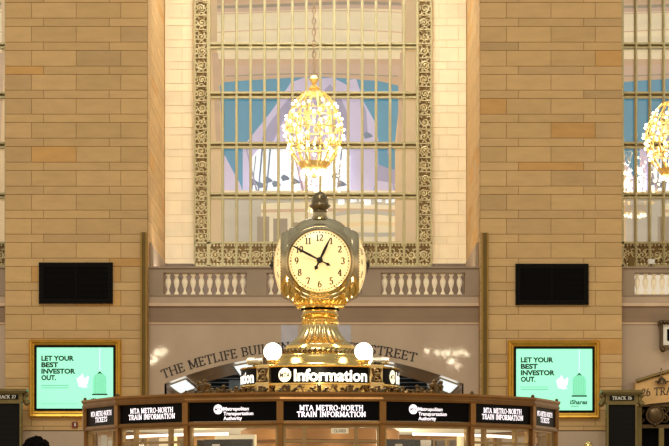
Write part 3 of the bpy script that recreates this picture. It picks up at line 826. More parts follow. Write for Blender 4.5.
# ------------------------------------------------------------------ track gate with arched stone sign
dT = 37.3; yT = WY(dT)
gx0, gx1 = WX(634, dT), WX(732, dT); q = dT/F
r = thing('track_gate', 'bronze track gate under tan gabled stone lintel lettered 26 TRACK', 'gate', ((gx0+gx1)/2, yT, 0))
m = MB()
top = [(636,382),(650,377.5),(669,371.8),(684,369.5),(700,371.8),(730,382)]
bot = [(730,407),(700,402.5),(684,401.5),(669,402),(650,403.8),(634,406.5)]
pf = [W(a,b,dT) for a,b in top+bot]; pk = [p + Vector((0,.3,0)) for p in pf]
m.poly(pf); m.poly(pk[::-1])
for i in range(len(pf)): m.quad(pf[i], pk[i], pk[(i+1)%len(pf)], pf[(i+1)%len(pf)])
lt = build('lintel', m, M['amberpanel'], r)
m = MB(); t = serif('26 TRACK', 7.2*q, .17, .06, .12, width=43*q)
def gf(a, b):
    k = a/(43*q); return (WX(641.5, dT)+a, yT-.006, WZ(396.3-4.0*k+1.2*k*k, dT)+b)
lay(m, t, gf); build('lettering', m, M['ink_dim'], lt, recalc=False)
m = MB(); m.tube([p+Vector((0,-.02,.01)) for p in pf[:6]], .03, 6); build('moulding', m, M['guard'], lt)
def spiral_pts(cx, cz, r0, turns, a0, sg, y, n=22): return [(cx+r0*(1-.8*i/n)*cos(a0+sg*turns*2*PI*i/n), y, cz+r0*(1-.8*i/n)*sin(a0+sg*turns*2*PI*i/n)) for i in range(n+1)]
m = MB()
zc = WZ(414, dT)
for k in range(8):
    cx = WX(640+12.5*k, dT)
    for dz in (-.07, .07): m.tube(spiral_pts(cx, zc+dz, .075, 1.4, k, 1 if k%2 else -1, yT+.1), .016, 6)
m.box(gx0, gx1, yT+.06, yT+.16, WZ(406.4,dT), WZ(404.5,dT)); m.box(gx0, gx1, yT+.06, yT+.16, WZ(428,dT), WZ(424.5,dT))
build('scroll_grille', m, M['bronze'], r, smooth=True)
m = MB(); m.box(gx0, gx1, yT+.18, yT+.22, 0, WZ(405,dT)); build('backing', m, M['black'], r)
m = MB()
for px in (684,): m.box(WX(px,dT)-.05, WX(px,dT)+.05, yT+.05, yT+.17, 0, WZ(428,dT))
m.box(gx0, gx0+.13, yT+.05, yT+.17, 0, WZ(404.5,dT)); m.box(gx1-.13, gx1, yT+.05, yT+.17, 0, WZ(404.5,dT))
m.box(WX(662,dT)-.04, WX(662,dT)+.04, yT+.06, yT+.17, 0, WZ(428,dT)); build('post', m, M['verdigris'], r)
m = MB(); cx, cz = WX(655.5,dT), WZ(415,dT)
m.lathe([(0,-.05),(.09,-.045),(.125,-.02),(.13,.03)], 22, (cx,yT+.06,cz), 'y'); m.torus((cx,yT+.04,cz), .135, .018, 24, 6, 'y')
m.sphere((cx, yT+.04, cz-.15), .035, 10, 6); build('cartouche', m, M['bronze'], r, smooth=True)
m = MB(); cx, cz = WX(661.5,dT), WZ(376,dT)
m.tube([(cx,yT-.03,cz+.12),(cx-.02,yT-.05,cz+.02),(cx,yT-.05,cz-.03)], .012, 6)
m.lathe([(.012,.0),(.05,-.03),(.075,-.09),(.078,-.1)], 14, (cx,yT-.05,cz-.02)); m.tube([(cx-.11,yT-.05,cz-.09),(cx+.11,yT-.05,cz-.09)], .014, 6)
build('bell_ornament', m, M['bronze'], r, smooth=True)
# framed wall sign box, cut by the edge
d = 37.55; y = WY(d)
x0, x1, z0, z1 = WX(660.8,d), WX(690,d), WZ(349,d), WZ(321,d)
r = thing('sign_box', 'ornate bronze framed white sign box cut off at the photo edge', 'sign', ((x0+x1)/2, y, z0))
m = MB(); m.box(x0+.03, x1-.03, y, yM-.036, z0+.05, z1-.06); build('case', m, M['white'], r)
m = MB(); m.box(x0+.10, x1-.10, y-.01, y, z0+.13, z1-.13); build('dark_window', m, M['black'], r)
m = MB(); m.box(x0-.03, x1+.03, y-.05, yM-.036, z1-.06, z1); m.box(x0, x1, y-.03, yM-.036, z0, z0+.06)
for xx in (x0, x1-.035): m.box(xx, xx+.035, y-.02, yM-.04, z0+.06, z1-.06)
for k in range(9): m.sphere((x0+(x1-x0)*k/8, y-.05, z1-.02), .035, 8, 6)
m.sphere((x0+.03, y-.02, z0-.01), .045, 8, 6); m.sphere((x1-.03, y-.02, z0-.01), .045, 8, 6)
build('frame', m, M['bronze'], r, smooth=True)

# ------------------------------------------------------------------ information kiosk
KR = 2.145; PH = 2.9; NK = 16; KA = math.radians(360/NK); RA = KR*cos(KA/2); KW = 2*KR*sin(KA/2)
def fa(k): return math.radians(PH) + KA*k
def FP(k, u, v, o):
    a = fa(k); return Vector(((RA+o)*sin(a) + u*cos(a), -(RA+o)*cos(a) + u*sin(a), v))
kiosk = thing('information_kiosk', 'sixteen-sided brass and glass information booth with black sign boards', 'kiosk', (0,0,0))
lph = math.radians(PH) - PI/2 + KA/2
def ring(prof): return MB().lathe([(r/ cos(0), z) for r, z in prof], NK, (0,0,0), 'z', lph)
ZC = 2.376
build('cornice', ring([(KR-.10,2.300),(KR+.02,2.300),(KR+.03,2.318),(KR+.02,2.334),(KR+.022,2.345),(KR+.034,2.360),(KR+.034,ZC),(KR-.10,ZC),(KR-.10,2.300)]), M['brass_dull'], kiosk)
build('roof', ring([(KR-.02,ZC-.002),(.3,ZC+.006),(.3,ZC-.03),(KR-.10,ZC-.03)]), M['brass_roof'], kiosk)
build('lower_rail', ring([(KR-.06,2.104),(KR+.012,2.104),(KR+.02,2.118),(KR+.012,2.140),(KR-.06,2.140),(KR-.06,2.104)]), M['brass_dull'], kiosk)
build('ceiling_panel', ring([(KR-.08,2.145),(.62,2.16),(.62,2.19),(KR-.08,2.19)]), M['cream'], kiosk)
build('counter', ring([(KR-.35,1.03),(KR+.14,1.03),(KR+.16,1.05),(KR+.14,1.08),(KR-.35,1.08),(KR-.35,1.03)]), M['marble_brown'], kiosk)
build('base_panel', ring([(KR-.05,0),(KR+.04,0),(KR+.04,.14),(KR,.16),(KR,.94),(KR+.03,.97),(KR+.03,1.03),(KR-.05,1.03)]), M['brass_dull'], kiosk)
for k in range(NK):
    a = fa(k) + KA/2
    o = Vector((KR*sin(a), -KR*cos(a), 0)); n_ = Vector((sin(a), -cos(a), 0)); u = Vector((cos(a), sin(a), 0)); z = Vector((0,0,1))
    m = MB(); m.obox(o, u, z, n_, -.020, .020, 1.08, 2.300, -.07, .012)
    m.obox(o, u, z, n_, -.028, .028, 2.12, 2.300, -.07, .020); m.obox(o, u, z, n_, -.028, .028, 1.08, 1.16, -.07, .020)
    build('pilaster', m, M['brass_dull'], kiosk)
    m = MB(); m.sphere(o + z*(ZC+.012), .015, 8, 6); m.obox(o, u, z, n_, -.012, .012, ZC, ZC+.01, -.012, .012)
    build('roof_knob', m, M['bronze'], kiosk, smooth=True)
    # black sign board and its lit words
    h = KW/2 - .030
    m = MB()
    c = [FP(k, s*h, v, oo) for oo in (-.05, -.004) for (s, v) in ((-1,2.143),(1,2.143),(1,2.299),(-1,2.299))]
    m.raw(c, [(0,3,2,1),(4,5,6,7),(0,1,5,4),(1,2,6,5),(2,3,7,6),(3,0,4,7)])
    sb = build('sign_board', m, M['led_black'], kiosk)
    kk = k if k <= 8 else k-16
    if abs(kk) <= 4:
        m = MB()
        if kk % 2 == 0:
            for txt, w, b in (('MTA METRO-NORTH', .520, 2.2270), ('TRAIN INFORMATION', .562, 2.1740)):
                t = serif(txt, .040, .20, .10, .14, width=w, foot=.03); lay(m, t, lambda x, y: FP(k, -w/2+x, b+y, .0))
        elif abs(kk) == 1:
            for txt, w, b in (('Metropolitan', .225, 2.2300), ('Transportation', .265, 2.1910), ('Authority', .165, 2.1520)):
                t = sans(txt, .030, .02, width=w); lay(m, t, lambda x, y: FP(k, -.085+x, b+y, .0))
        else:
            for txt, w, b in (('MTA METRO-NORTH', .520, 2.2270), ('TICKETS', .300, 2.1740)):
                t = serif(txt, .040, .20, .10, .14, width=w, foot=.03); lay(m, t, lambda x, y: FP(k, -w/2+x, b+y, .0))
        build('lettering', m, M['led'], sb, recalc=False)
        if abs(kk) == 1:
            m = MB(); lay(m, disc2(.040), lambda x, y: FP(k, -.132+x, 2.241+y, .0)); build('logo_disc', m, M['led'], sb, recalc=False)
            m = MB(); lay(m, sans('MTA', .026, .02, width=.062, shear=.2), lambda x, y: FP(k, -.163+x, 2.228+y, .003)); build('logo_letters', m, M['ink'], sb, recalc=False)
    # window of the facet
    m = MB(); hw = KW/2-.024; zv = Vector((0,0,1)); oz = FP(k,0,0,0); uu = Vector((cos(fa(k)), sin(fa(k)), 0)); nn = Vector((sin(fa(k)), -cos(fa(k)), 0))
    for (a0,a1,b0,b1) in ((-hw,hw,2.086,2.104),(-hw,hw,1.08,1.11),(-hw,-hw+.022,1.11,2.086),(hw-.022,hw,1.11,2.086)):
        m.obox(oz, uu, zv, nn, a0, a1, b0, b1, -.055, -.015)
    if kk % 2 == 0:
        for t in (-.22, .205): m.obox(oz, uu, zv, nn, t-.014, t+.014, 1.11, 2.086, -.052, -.012)
        m.obox(oz, uu, zv, nn, -hw+.02, hw-.02, 1.965, 1.985, -.050, -.014)
    elif abs(kk) == 3: m.obox(oz, uu, zv, nn, .26-.012, .26+.012, 1.11, 2.086, -.052, -.012)
    build('window_sash', m, M['sash'] if 'sash' in M else M.setdefault('sash', mat('sash_brass', (168,140,98), .4, .75, var=.2, scale=9)), kiosk)
    m = MB(); m.quad(FP(k,-hw+.02,1.11,-.035), FP(k,hw-.02,1.11,-.035), FP(k,hw-.02,2.086,-.035), FP(k,-hw+.02,2.086,-.035)); build('glass_pane', m, M['glass_kiosk'], kiosk, recalc=False)
# inside the booth: brass core drum, light trough, added glowing cream boards
build('core_drum', MB().lathe([(.66,0),(.66,1.4),(.70,1.42),(.70,1.50),(.66,1.52),(.66,2.0),(.72,2.03),(.72,2.12),(.66,2.15)], 40), M['kiosk_int'], kiosk, smooth=True)
for a0, a1 in ((-150,-115),(-64,-20)):
    m = MB(); m.lathe([(1.80,2.035),(1.84,2.035),(1.84,2.058),(1.80,2.058),(1.80,2.035)], 16, a0=math.radians(a0), a1=math.radians(a1)); build('light_trough', m, M['wglow'], kiosk)
m = MB(); m.lathe([(1.80,2.035),(1.84,2.035),(1.84,2.058),(1.80,2.058),(1.80,2.035)], 14, a0=math.radians(-180), a1=math.radians(-150)); build('light_trough', m, M['wglow'], kiosk)
for a0, a1 in ((-196,-152),(-128,-112),(-32,16)):
    m = MB(); m.lathe([(1.42,1.08),(1.42,2.05),(1.46,2.05),(1.46,1.08)], 10, a0=math.radians(a0), a1=math.radians(a1)); build('added_glow_board', m, M['cream'], kiosk)
def flat_thing(name, label, cat, k, u, z0, w, h, o, m1, part2=None):
    c = FP(k, u, z0, o)
    r = thing(name, label, cat, c)
    a = fa(k); uu = Vector((cos(a), sin(a), 0)); nn = Vector((sin(a), -cos(a), 0)); zv = Vector((0,0,1))
    m = MB(); m.obox(c, uu, zv, nn, -w/2, w/2, 0, h, -.006, 0); b = build(part2[0] if part2 else 'sheet', m, M[m1], r)
    return r, c, uu, zv, nn, b
# closed plate in the front window
r, c, uu, zv, nn, b = flat_thing('notice_plate', 'small cream notice plate hanging in the front kiosk window', 'notice', 0, .08, 2.042, .145, .045, -.20, 'cream', ('plate',))
m = MB(); lay(m, serif('CLOSED', .022, .2, .08, .1, width=.10), lambda x, y: c + uu*(-.05+x) + zv*(.011+y) + nn*.002); build('lettering', m, M['ink_dim'], b, recalc=False)
m = MB(); m.tube([c+uu*.06+zv*.045-nn*.003, c+uu*.06+zv*.103-nn*.003], .003, 4); m.tube([c-uu*.06+zv*.045-nn*.003, c-uu*.06+zv*.103-nn*.003], .003, 4); build('hanger', m, M['bronze'], r)
flat_thing('paper_notice', 'tall white paper notice taped inside the corner kiosk pane below the TICKETS board', 'paper', -3, -.06, 1.955, .12, .105, -.045, 'white')
flat_thing('paper_notice', 'short ragged white paper notice inside the same corner kiosk pane', 'paper', -3, .10, 1.935, .10, .075, -.045, 'white')
flat_thing('paper_notice', 'small tan paper notice inside the far kiosk pane beneath the shorter TICKETS board', 'paper', 3, -.12, 1.99, .07, .05, -.045, 'amberpanel')
def monitor(k, u, label, strip):
    c = FP(k, u, 1.62, -.42); a = fa(k); uu = Vector((cos(a), sin(a), 0)); nn = Vector((sin(a), -cos(a), 0)); zv = Vector((0,0,1))
    r = thing('monitor', label, 'monitor', FP(k, u, 1.08, -.42))
    m = MB(); m.obox(c, uu, zv, nn, -.22, .22, 0, .385, -.04, 0); build('screen', m, M['monitor'], r)
    m = MB(); m.obox(c, uu, zv, nn, -.03, .03, -.53, .02, -.07, -.04); m.obox(c, uu, zv, nn, -.14, .14, -.536, -.52, -.16, .08); build('stand', m, M['bezel'], r)
    m = MB(); m.obox(c, uu, zv, nn, -.14, -.07, .325, .345, 0, .004); build('status_label', m, M['white'], r)
    if strip:
        m = MB(); m.obox(c, uu, zv, nn, .10, .20, -.1, .38, .002, .01); build('paper_strip', m, M['white'], r)
monitor(1, .05, 'dark monitor with a white strip inside the kiosk window past the front one', True)
monitor(-1, -.22, 'dark monitor inside the kiosk window below the disc logo nearer the mint screen birdcage', False)

# palmette cresting standing on the roof
NP = 26; RP = 1.10
pal = None
m = MB()
def palm(mb, o, u, z, s):
    mb.tube([o, o+z*.05*s], .012*s, 6)
    for t in (-62,-30,0,30,62):
        a = math.radians(t); L_ = (.135 if t == 0 else .115 if abs(t) == 30 else .085)*s
        dv = u*sin(a) + z*cos(a); mb.tube([o+z*.03*s, o+z*.03*s+dv*L_*.55, o+z*.03*s+dv*L_], [.008*s,.017*s,.013*s], 6)
        mb.sphere(o+z*.03*s+dv*L_, .020*s, 7, 5)
    for sg in (-1, 1): mb.sphere(o+u*sg*.05*s+z*.022*s, .022*s, 7, 5)
o0, u0, z0v = Vector((0,-RP,ZC+.01)), Vector((1,0,0)), Vector((0,0,1))
palm(m, o0, u0, z0v, 1.15); m.box(-.14,.14,-RP-.012,-RP+.012,ZC-.002,ZC+.014)
pal = build('crest_ornament', m, M['bronze'], kiosk, smooth=True)
pal.scale.z = .5; pal.location.z = ZC*.5
for i in range(1, NP):
    c = pal.copy(); C.objects.link(c); c.parent = kiosk; c.scale = (1,1,.9); c.location = (0,0,.1*ZC); c.rotation_euler = (0,0,2*PI*i/NP)
    if cos(2*PI*i/NP) > .45: c.scale = (1, 1, .5); c.location = (0, 0, ZC*.5)

# ------------------------------------------------------------------ the round ring sign on the roof
RR = .718
RB = thing('ring_sign', 'round black and brass sign band lettered Information standing on the kiosk roof', 'sign', (0,0,ZC))
ZR0, ZR1 = 2.520, 2.682
build('base_drum', MB().lathe([(.60,ZC+.012),(RR-.005,ZC+.012),(RR+.01,ZC+.03),(RR-.02,ZC+.04),(RR-.02,ZR0-.012),(RR+.01,ZR0-.008),(RR+.01,ZR0+.006),(.60,ZR0+.006)], 64), M['brass'], RB, smooth=True)
band_ = build('sign_band', MB().lathe([(RR-.04,ZR0+.004),(RR,ZR0+.004),(RR,ZR1-.012),(RR-.04,ZR1-.012)], 72), M['led_black'], RB, smooth=True)
build('top_rim', MB().lathe([(.34,ZR1-.014),(RR+.006,ZR1-.014),(RR+.012,ZR1-.004),(RR+.004,ZR1+.004),(.34,ZR1+.006)], 64), M['brass'], RB, smooth=True)
ROT = math.radians(.3)
def CYL(u, z, o=.004):
    a = u/RR + ROT; return ((RR+o)*sin(a), -(RR+o)*cos(a), z)
tI = sans('Information', .106, .026, width=.672)
for qd in range(4):
    du = qd*PI/2*RR
    m = MB(); lay(m, tI, lambda x, y: CYL(-.231+x+du, ZR0+.022+y)); build('lettering', m, M['sign_white'], band_, recalc=False)
    m = MB(); lay(m, disc2(.062, 28), lambda x, y: CYL(-.319+x+du, ZR0+.076+y)); build('logo_disc', m, M['logo'], band_, recalc=False)
    m = MB(); lay(m, sans('MTA', .044, .02, width=.098, shear=.2), lambda x, y: CYL(-.369+x+du, ZR0+.054+y, .007)); build('logo_letters', m, M['ink'], band_, recalc=False)
    # pillar with scroll work
    a = math.radians((43,137,-137,-43)[qd])
    n_ = Vector((sin(a), -cos(a), 0)); u = Vector((cos(a), sin(a), 0)); z = Vector((0,0,1)); o = n_*RR
    m = MB(); m.obox(o, u, z, n_, -.075, .075, ZC+.012, ZR1+.012, -.06, .022)
    for zz in (ZR0, ZR1-.004): m.obox(o, u, z, n_, -.085, .085, zz, zz+.016, -.06, .034)
    pil = build('pillar', m, M['brass_old'], RB)
    m = MB()
    for zz in (ZR0+.048, ZR0+.112):
        cen = o + n_*.028 + z*zz
        m.tube([cen + u*(.045*cos(t)) + z*(.028*sin(t)) for t in [2*PI*i/14 for i in range(14)]], .009, 5, True); m.sphere(cen, .013, 7, 5)
    cen = o + n_*.03 + z*(ZR0+.08)
    for sg in (-1,1): m.tube([cen+u*.055*sg+z*.06, cen+u*.03*sg, cen+u*.055*sg-z*.06], .008, 5)
    m.sphere(o + n_*.03 + z*(ZC+.075), .032, 10, 6); m.tube([o+n_*.03+z*(ZC+.075)+u*(.045*cos(t))+z*(.045*sin(t)) for t in [2*PI*i/12 for i in range(12)]], .008, 5, True)
    build('scroll_ornament', m, M['bronze'], pil, smooth=True)
# running scrolls round the drum
m = MB()
for i in range(30):
    a0 = 2*PI*i/30; zc = (ZC+ZR0)/2+.015
    pts = []
    for j in range(13):
        t = j/12; ang = a0 + (.16*t - .08) ; zz = zc + .036*sin(2*PI*t)
        pts.append(((RR-.006)*sin(ang), -(RR-.006)*cos(ang), zz))
    m.tube(pts, .010, 5); m.sphere(((RR-.004)*sin(a0+.1), -(RR-.004)*cos(a0+.1), zc-.02), .016, 7, 5); m.sphere(((RR-.004)*sin(a0), -(RR-.004)*cos(a0), zc+.03), .013, 7, 5)
build('running_scroll', m, M['bronze'], RB, smooth=True)

# globe lamps on the pillars
def globe(a, label):
    n_ = Vector((sin(a), -cos(a), 0)); p = n_*(RR-.122)
    zb = ZR1+.006
    r = thing('globe_lamp', label, 'lamp', (p.x, p.y, zb))
    build('holder', MB().lathe([(0,zb),(.050,zb),(.054,zb+.012),(.045,zb+.024),(.046,zb+.036),(.060,zb+.042),(.062,zb+.052),(.03,zb+.056)], 24, (p.x,p.y,0)), M['brass'], r, smooth=True)
    m = MB(); m.sphere((p.x,p.y,zb+.127), .080, 28, 18); build('glass_globe', m, M['globe'], r, smooth=True)
    return r
G = 'globe lamps around the clock pedestal'
globe(math.radians(-44.6), 'white glowing globe lamp at the end of the wall word BUILDING')
globe(math.radians(41), 'white glowing globe lamp beside the wall word STREET')
globe(math.radians(137), 'white globe lamp half hidden behind the one beside STREET')
globe(math.radians(-136), 'white globe lamp half hidden behind the one by BUILDING')
# spotlights lying on the ring beside the globes
def spot(a, sg, label):
    n_ = Vector((sin(a), -cos(a), 0)); p = n_*(RR-.02); p.z = ZR1+.050
    r = thing('spotlight', label, 'spotlight', (p.x, p.y, ZR1+.012))
    dv = Vector((sg, .15, 0)).normalized()
    m = MB(); m.tube([p-dv*.045, p+dv*.02, p+dv*.03, p+dv*.08], [.030,.030,.036,.036], 16); build('barrel', m, M['steel'], r, smooth=True)
    m = MB(); m.tube([p+dv*.08, p+dv*.09], .031, 16); build('lens', m, M['brass_pale'], r, smooth=True)
    m = MB(); m.tube([(p.x,p.y,ZR1+.012),(p.x,p.y,ZR1+.03)], .012, 6); build('bracket', m, M['bronze'], r)
spot(ROT-math.radians(53), -1, 'grey spotlight barrel on the ring sign under the end of BUILDING')
spot(ROT+math.radians(48), 1, 'grey spotlight barrel on the ring sign under the start of STREET')

# ------------------------------------------------------------------ the clock
CKZ = 3.631
ck = thing('clock', 'four-faced brass clock with glowing opal dials on a fluted pedestal', 'clock', (0,0,ZR1+.006))
z_ = lambda py: CZ + (HOR-py)*21.45/F
build('dome_base', MB().lathe([(.46,ZR1+.009),(.46,ZR1+.016),(.44,ZR1+.022),(.425,2.706),(.410,2.728),(.412,2.762),(.392,2.79),(.390,2.805),(.355,2.82),(.326,2.86),(.325,2.868),(.325,2.878),(.30,2.884),(.30,2.892)], 64), M['brass'], ck, smooth=True)
m = MB()
for i in range(44):
    a = 2*PI*i/44; rr = .348; zc = 2.838
    o = Vector((rr*sin(a), -rr*cos(a), zc)); u = Vector((cos(a), sin(a), 0))
    m.tube([o-u*.02+Vector((0,0,-.016)), o+Vector((0,0,.004)), o+u*.02+Vector((0,0,.018))], .007, 5); m.sphere(o+u*.012+Vector((0,0,-.014)), .009, 6, 4)
build('leaf_belt', m, M['bronze'], ck, smooth=True)
fl_ = lambda r, h, a: r*(1 + .045*cos(24*a)*(1 if 2.90 < h < 3.09 else 0))
build('fluted_column', MB().lathe([(.306,2.890),(.304,2.90),(.268,2.915),(.228,2.945),(.192,2.99),(.165,3.035),(.153,3.075),(.150,3.095)], 144, mod=fl_), M['brass_old'], ck, smooth=True, ang=60)
build('neck', MB().lathe([(.15,3.09),(.158,3.10),(.158,3.115),(.145,3.12),(.145,3.135),(.168,3.15),(.176,3.165),(.160,3.185),(.158,3.205),(.17,3.216)], 48), M['brass'], ck, smooth=True)
m = MB()
for i in range(28):
    a = 2*PI*i/28
    m.sphere((.160*sin(a), -.160*cos(a), 3.107), .014, 7, 5); m.sphere((.152*sin(a), -.152*cos(a), 3.130), .009, 6, 4)
build('bead_ring', m, M['brass'], ck, smooth=True)
build('black_collar', MB().lathe([(.05,3.214),(.172,3.214),(.178,3.222),(.172,3.230),(.05,3.230)], 48), M['black'], ck, smooth=True)
# rounded four-lobed body
m = MB(); nu, nv = 72, 36; p_ = 3.0
def sgnp(c, e): return math.copysign(abs(c)**e, c)
verts = []
for j in range(nv+1):
    t = -PI/2 + PI*j/nv
    for i in range(nu):
        a = 2*PI*i/nu
        az = .39 if t < 0 else .40
        e = 2/p_; ez = 2/2.4 if t < 0 else 2/2.1
        verts.append((.318*sgnp(cos(t), ez)*sgnp(cos(a), e), .318*sgnp(cos(t), ez)*sgnp(sin(a), e), CKZ + az*sgnp(sin(t), ez)))
fs = [(j*nu+i, j*nu+(i+1)%nu, (j+1)*nu+(i+1)%nu, (j+1)*nu+i) for j in range(nv) for i in range(nu)]
m.raw(verts, fs)
build('body', m, M['brass'], ck, smooth=True, ang=80)
build('top_cap', MB().lathe([(.27,CKZ+.305),(.25,CKZ+.335),(.19,CKZ+.385),(.13,CKZ+.412),(.085,CKZ+.425),(.066,CKZ+.44),(.060,CKZ+.478)], 48), M['brass_dim'], ck, smooth=True)
build('bottom_bowl', MB().lathe([(.30,CKZ-.255),(.285,CKZ-.30),(.245,CKZ-.345),(.20,CKZ-.375),(.20,CKZ-.385),(.185,CKZ-.395),(.17,CKZ-.402)], 48), M['brass'], ck, smooth=True)
m = MB()
for i in range(36):
    a = 2*PI*i/36; o = Vector((.205*sin(a), -.205*cos(a), CKZ-.378)); m.sphere(o, .017, 7, 5)
    m.tube([o+Vector((.02*sin(a), -.02*cos(a), .02)), o+Vector((.05*sin(a), -.05*cos(a), .045))], [.012,.004], 5)
build('leaf_band', m, M['brass'], ck, smooth=True)
fz = CKZ+.478
build('acorn_finial', MB().lathe([(.050,fz-.02),(.062,fz),(.066,fz+.012),(.058,fz+.022),(.068,fz+.034),(.088,fz+.052),(.090,fz+.066),(.074,fz+.076),(.072,fz+.086),(.071,fz+.11),(.060,fz+.145),(.040,fz+.172),(.018,fz+.188),(0,fz+.193)], 24, mod=lambda r,h,a: r*(1+(.06*cos(8*a) if h > fz+.03 else 0))), M['finial'] if 'finial' in M else M.setdefault('finial', mat('finial_bronze', (128,112,84), .28, .9, var=.3, scale=25)), ck, smooth=True, ang=70)
# one face looking along -Y, then copied round
RF = .276
def cap(r): return -.345 - .074*(1-(r/RF)**2)
face = None
collar = build('face_bezel', MB().lathe([(.340,-.10),(.356,-.16),(.358,-.195),(.346,-.212),(.350,-.23),(.345,-.255),(.328,-.280),(.320,-.282),(.317,-.297),(.304,-.328),(.296,-.338),(.290,-.346),(.286,-.338),(.283,-.348),(.277,-.352),(.270,-.343)], 72, (0,0,CKZ), 'y'), M['brass_dim'], ck, smooth=True)
fc = build('clock_face', MB().lathe([(RF*j/10, cap(RF*j/10)) for j in range(11)], 64, (0,0,CKZ), 'y'), M['opal'], ck, smooth=True)
def onface(x, z, off=.002):
    r = min(RF, math.hypot(x, z)); return (x, cap(r)-off, CKZ+z)
nums = []; M['numeral'] = mat('numeral_black', (70,54,34), .5, var=.05)
for h in range(1, 13):
    m = MB(); a = 2*PI*h/12; t = serif(str(h), .056, .21, .09, .05); r0 = .207
    cx, cz = r0*sin(a), r0*cos(a)
    lay(m, t, lambda x, y: onface(cx - t[2]/2 + x, cz - .029 + y))
    nums.append(build('numeral', m, M['numeral'], fc, recalc=False))
m = MB()
for i in range(60):
    a = 2*PI*i/60; rr = .0065 if i % 5 else .0085
    lay(m, disc2(rr, 8), lambda x, y: onface(.259*sin(a)+x, .259*cos(a)+y))
dots = build('minute_dot', m, M['numeral'], fc, recalc=False)
def hand(name, ang, L_, w, tail, par, yo):
    a = math.radians(ang); dv = Vector((sin(a), 0, cos(a))); sv = Vector((cos(a), 0, -sin(a))); o = Vector((0, yo, CKZ))
    m = MB()
    def pl(pts):
        f_ = [o+sv*p+dv*q for p, q in pts]; b_ = [q+Vector((0,.004,0)) for q in f_]
        m.poly(f_); m.poly(b_[::-1])
        for i in range(len(f_)): m.quad(f_[i], b_[i], b_[(i+1)%len(f_)], f_[(i+1)%len(f_)])
    pl([(-w*.55,0),(-w,L_*.35),(-w*.9,L_*.6),(-w*.35,L_*.92),(0,L_),(w*.35,L_*.92),(w*.9,L_*.6),(w,L_*.35),(w*.55,0)])
    pl([(-w*.6,0),(w*.6,0),(w*.6,-tail*.55),(w*1.5,-tail*.72),(0,-tail),(-w*1.5,-tail*.72),(-w*.6,-tail*.55)])
    return build(name, m, M['ink'], par)
yh = cap(0)-.012
hh = hand('hour_hand', 25.6, .224, .013, .10, fc, yh)
mh = hand('minute_hand', 297.6, .296, .011, .112, fc, yh-.008)
m = MB(); m.lathe([(.028,yh+.008),(.028,yh-.012),(.015,yh-.018),(0,yh-.018)], 20, (0,0,CKZ), 'y'); hub = build('hub', m, M['ink'], fc, smooth=True)
for i in (1, 2, 3):
    c = collar.copy(); C.objects.link(c); c.parent = ck; c.rotation_euler = (0,0,i*PI/2)
    f2 = fc.copy(); C.objects.link(f2); f2.parent = ck; f2.rotation_euler = (0,0,i*PI/2)
    for ch in nums + [dots, hh, mh, hub]: g = ch.copy(); C.objects.link(g); g.parent = f2

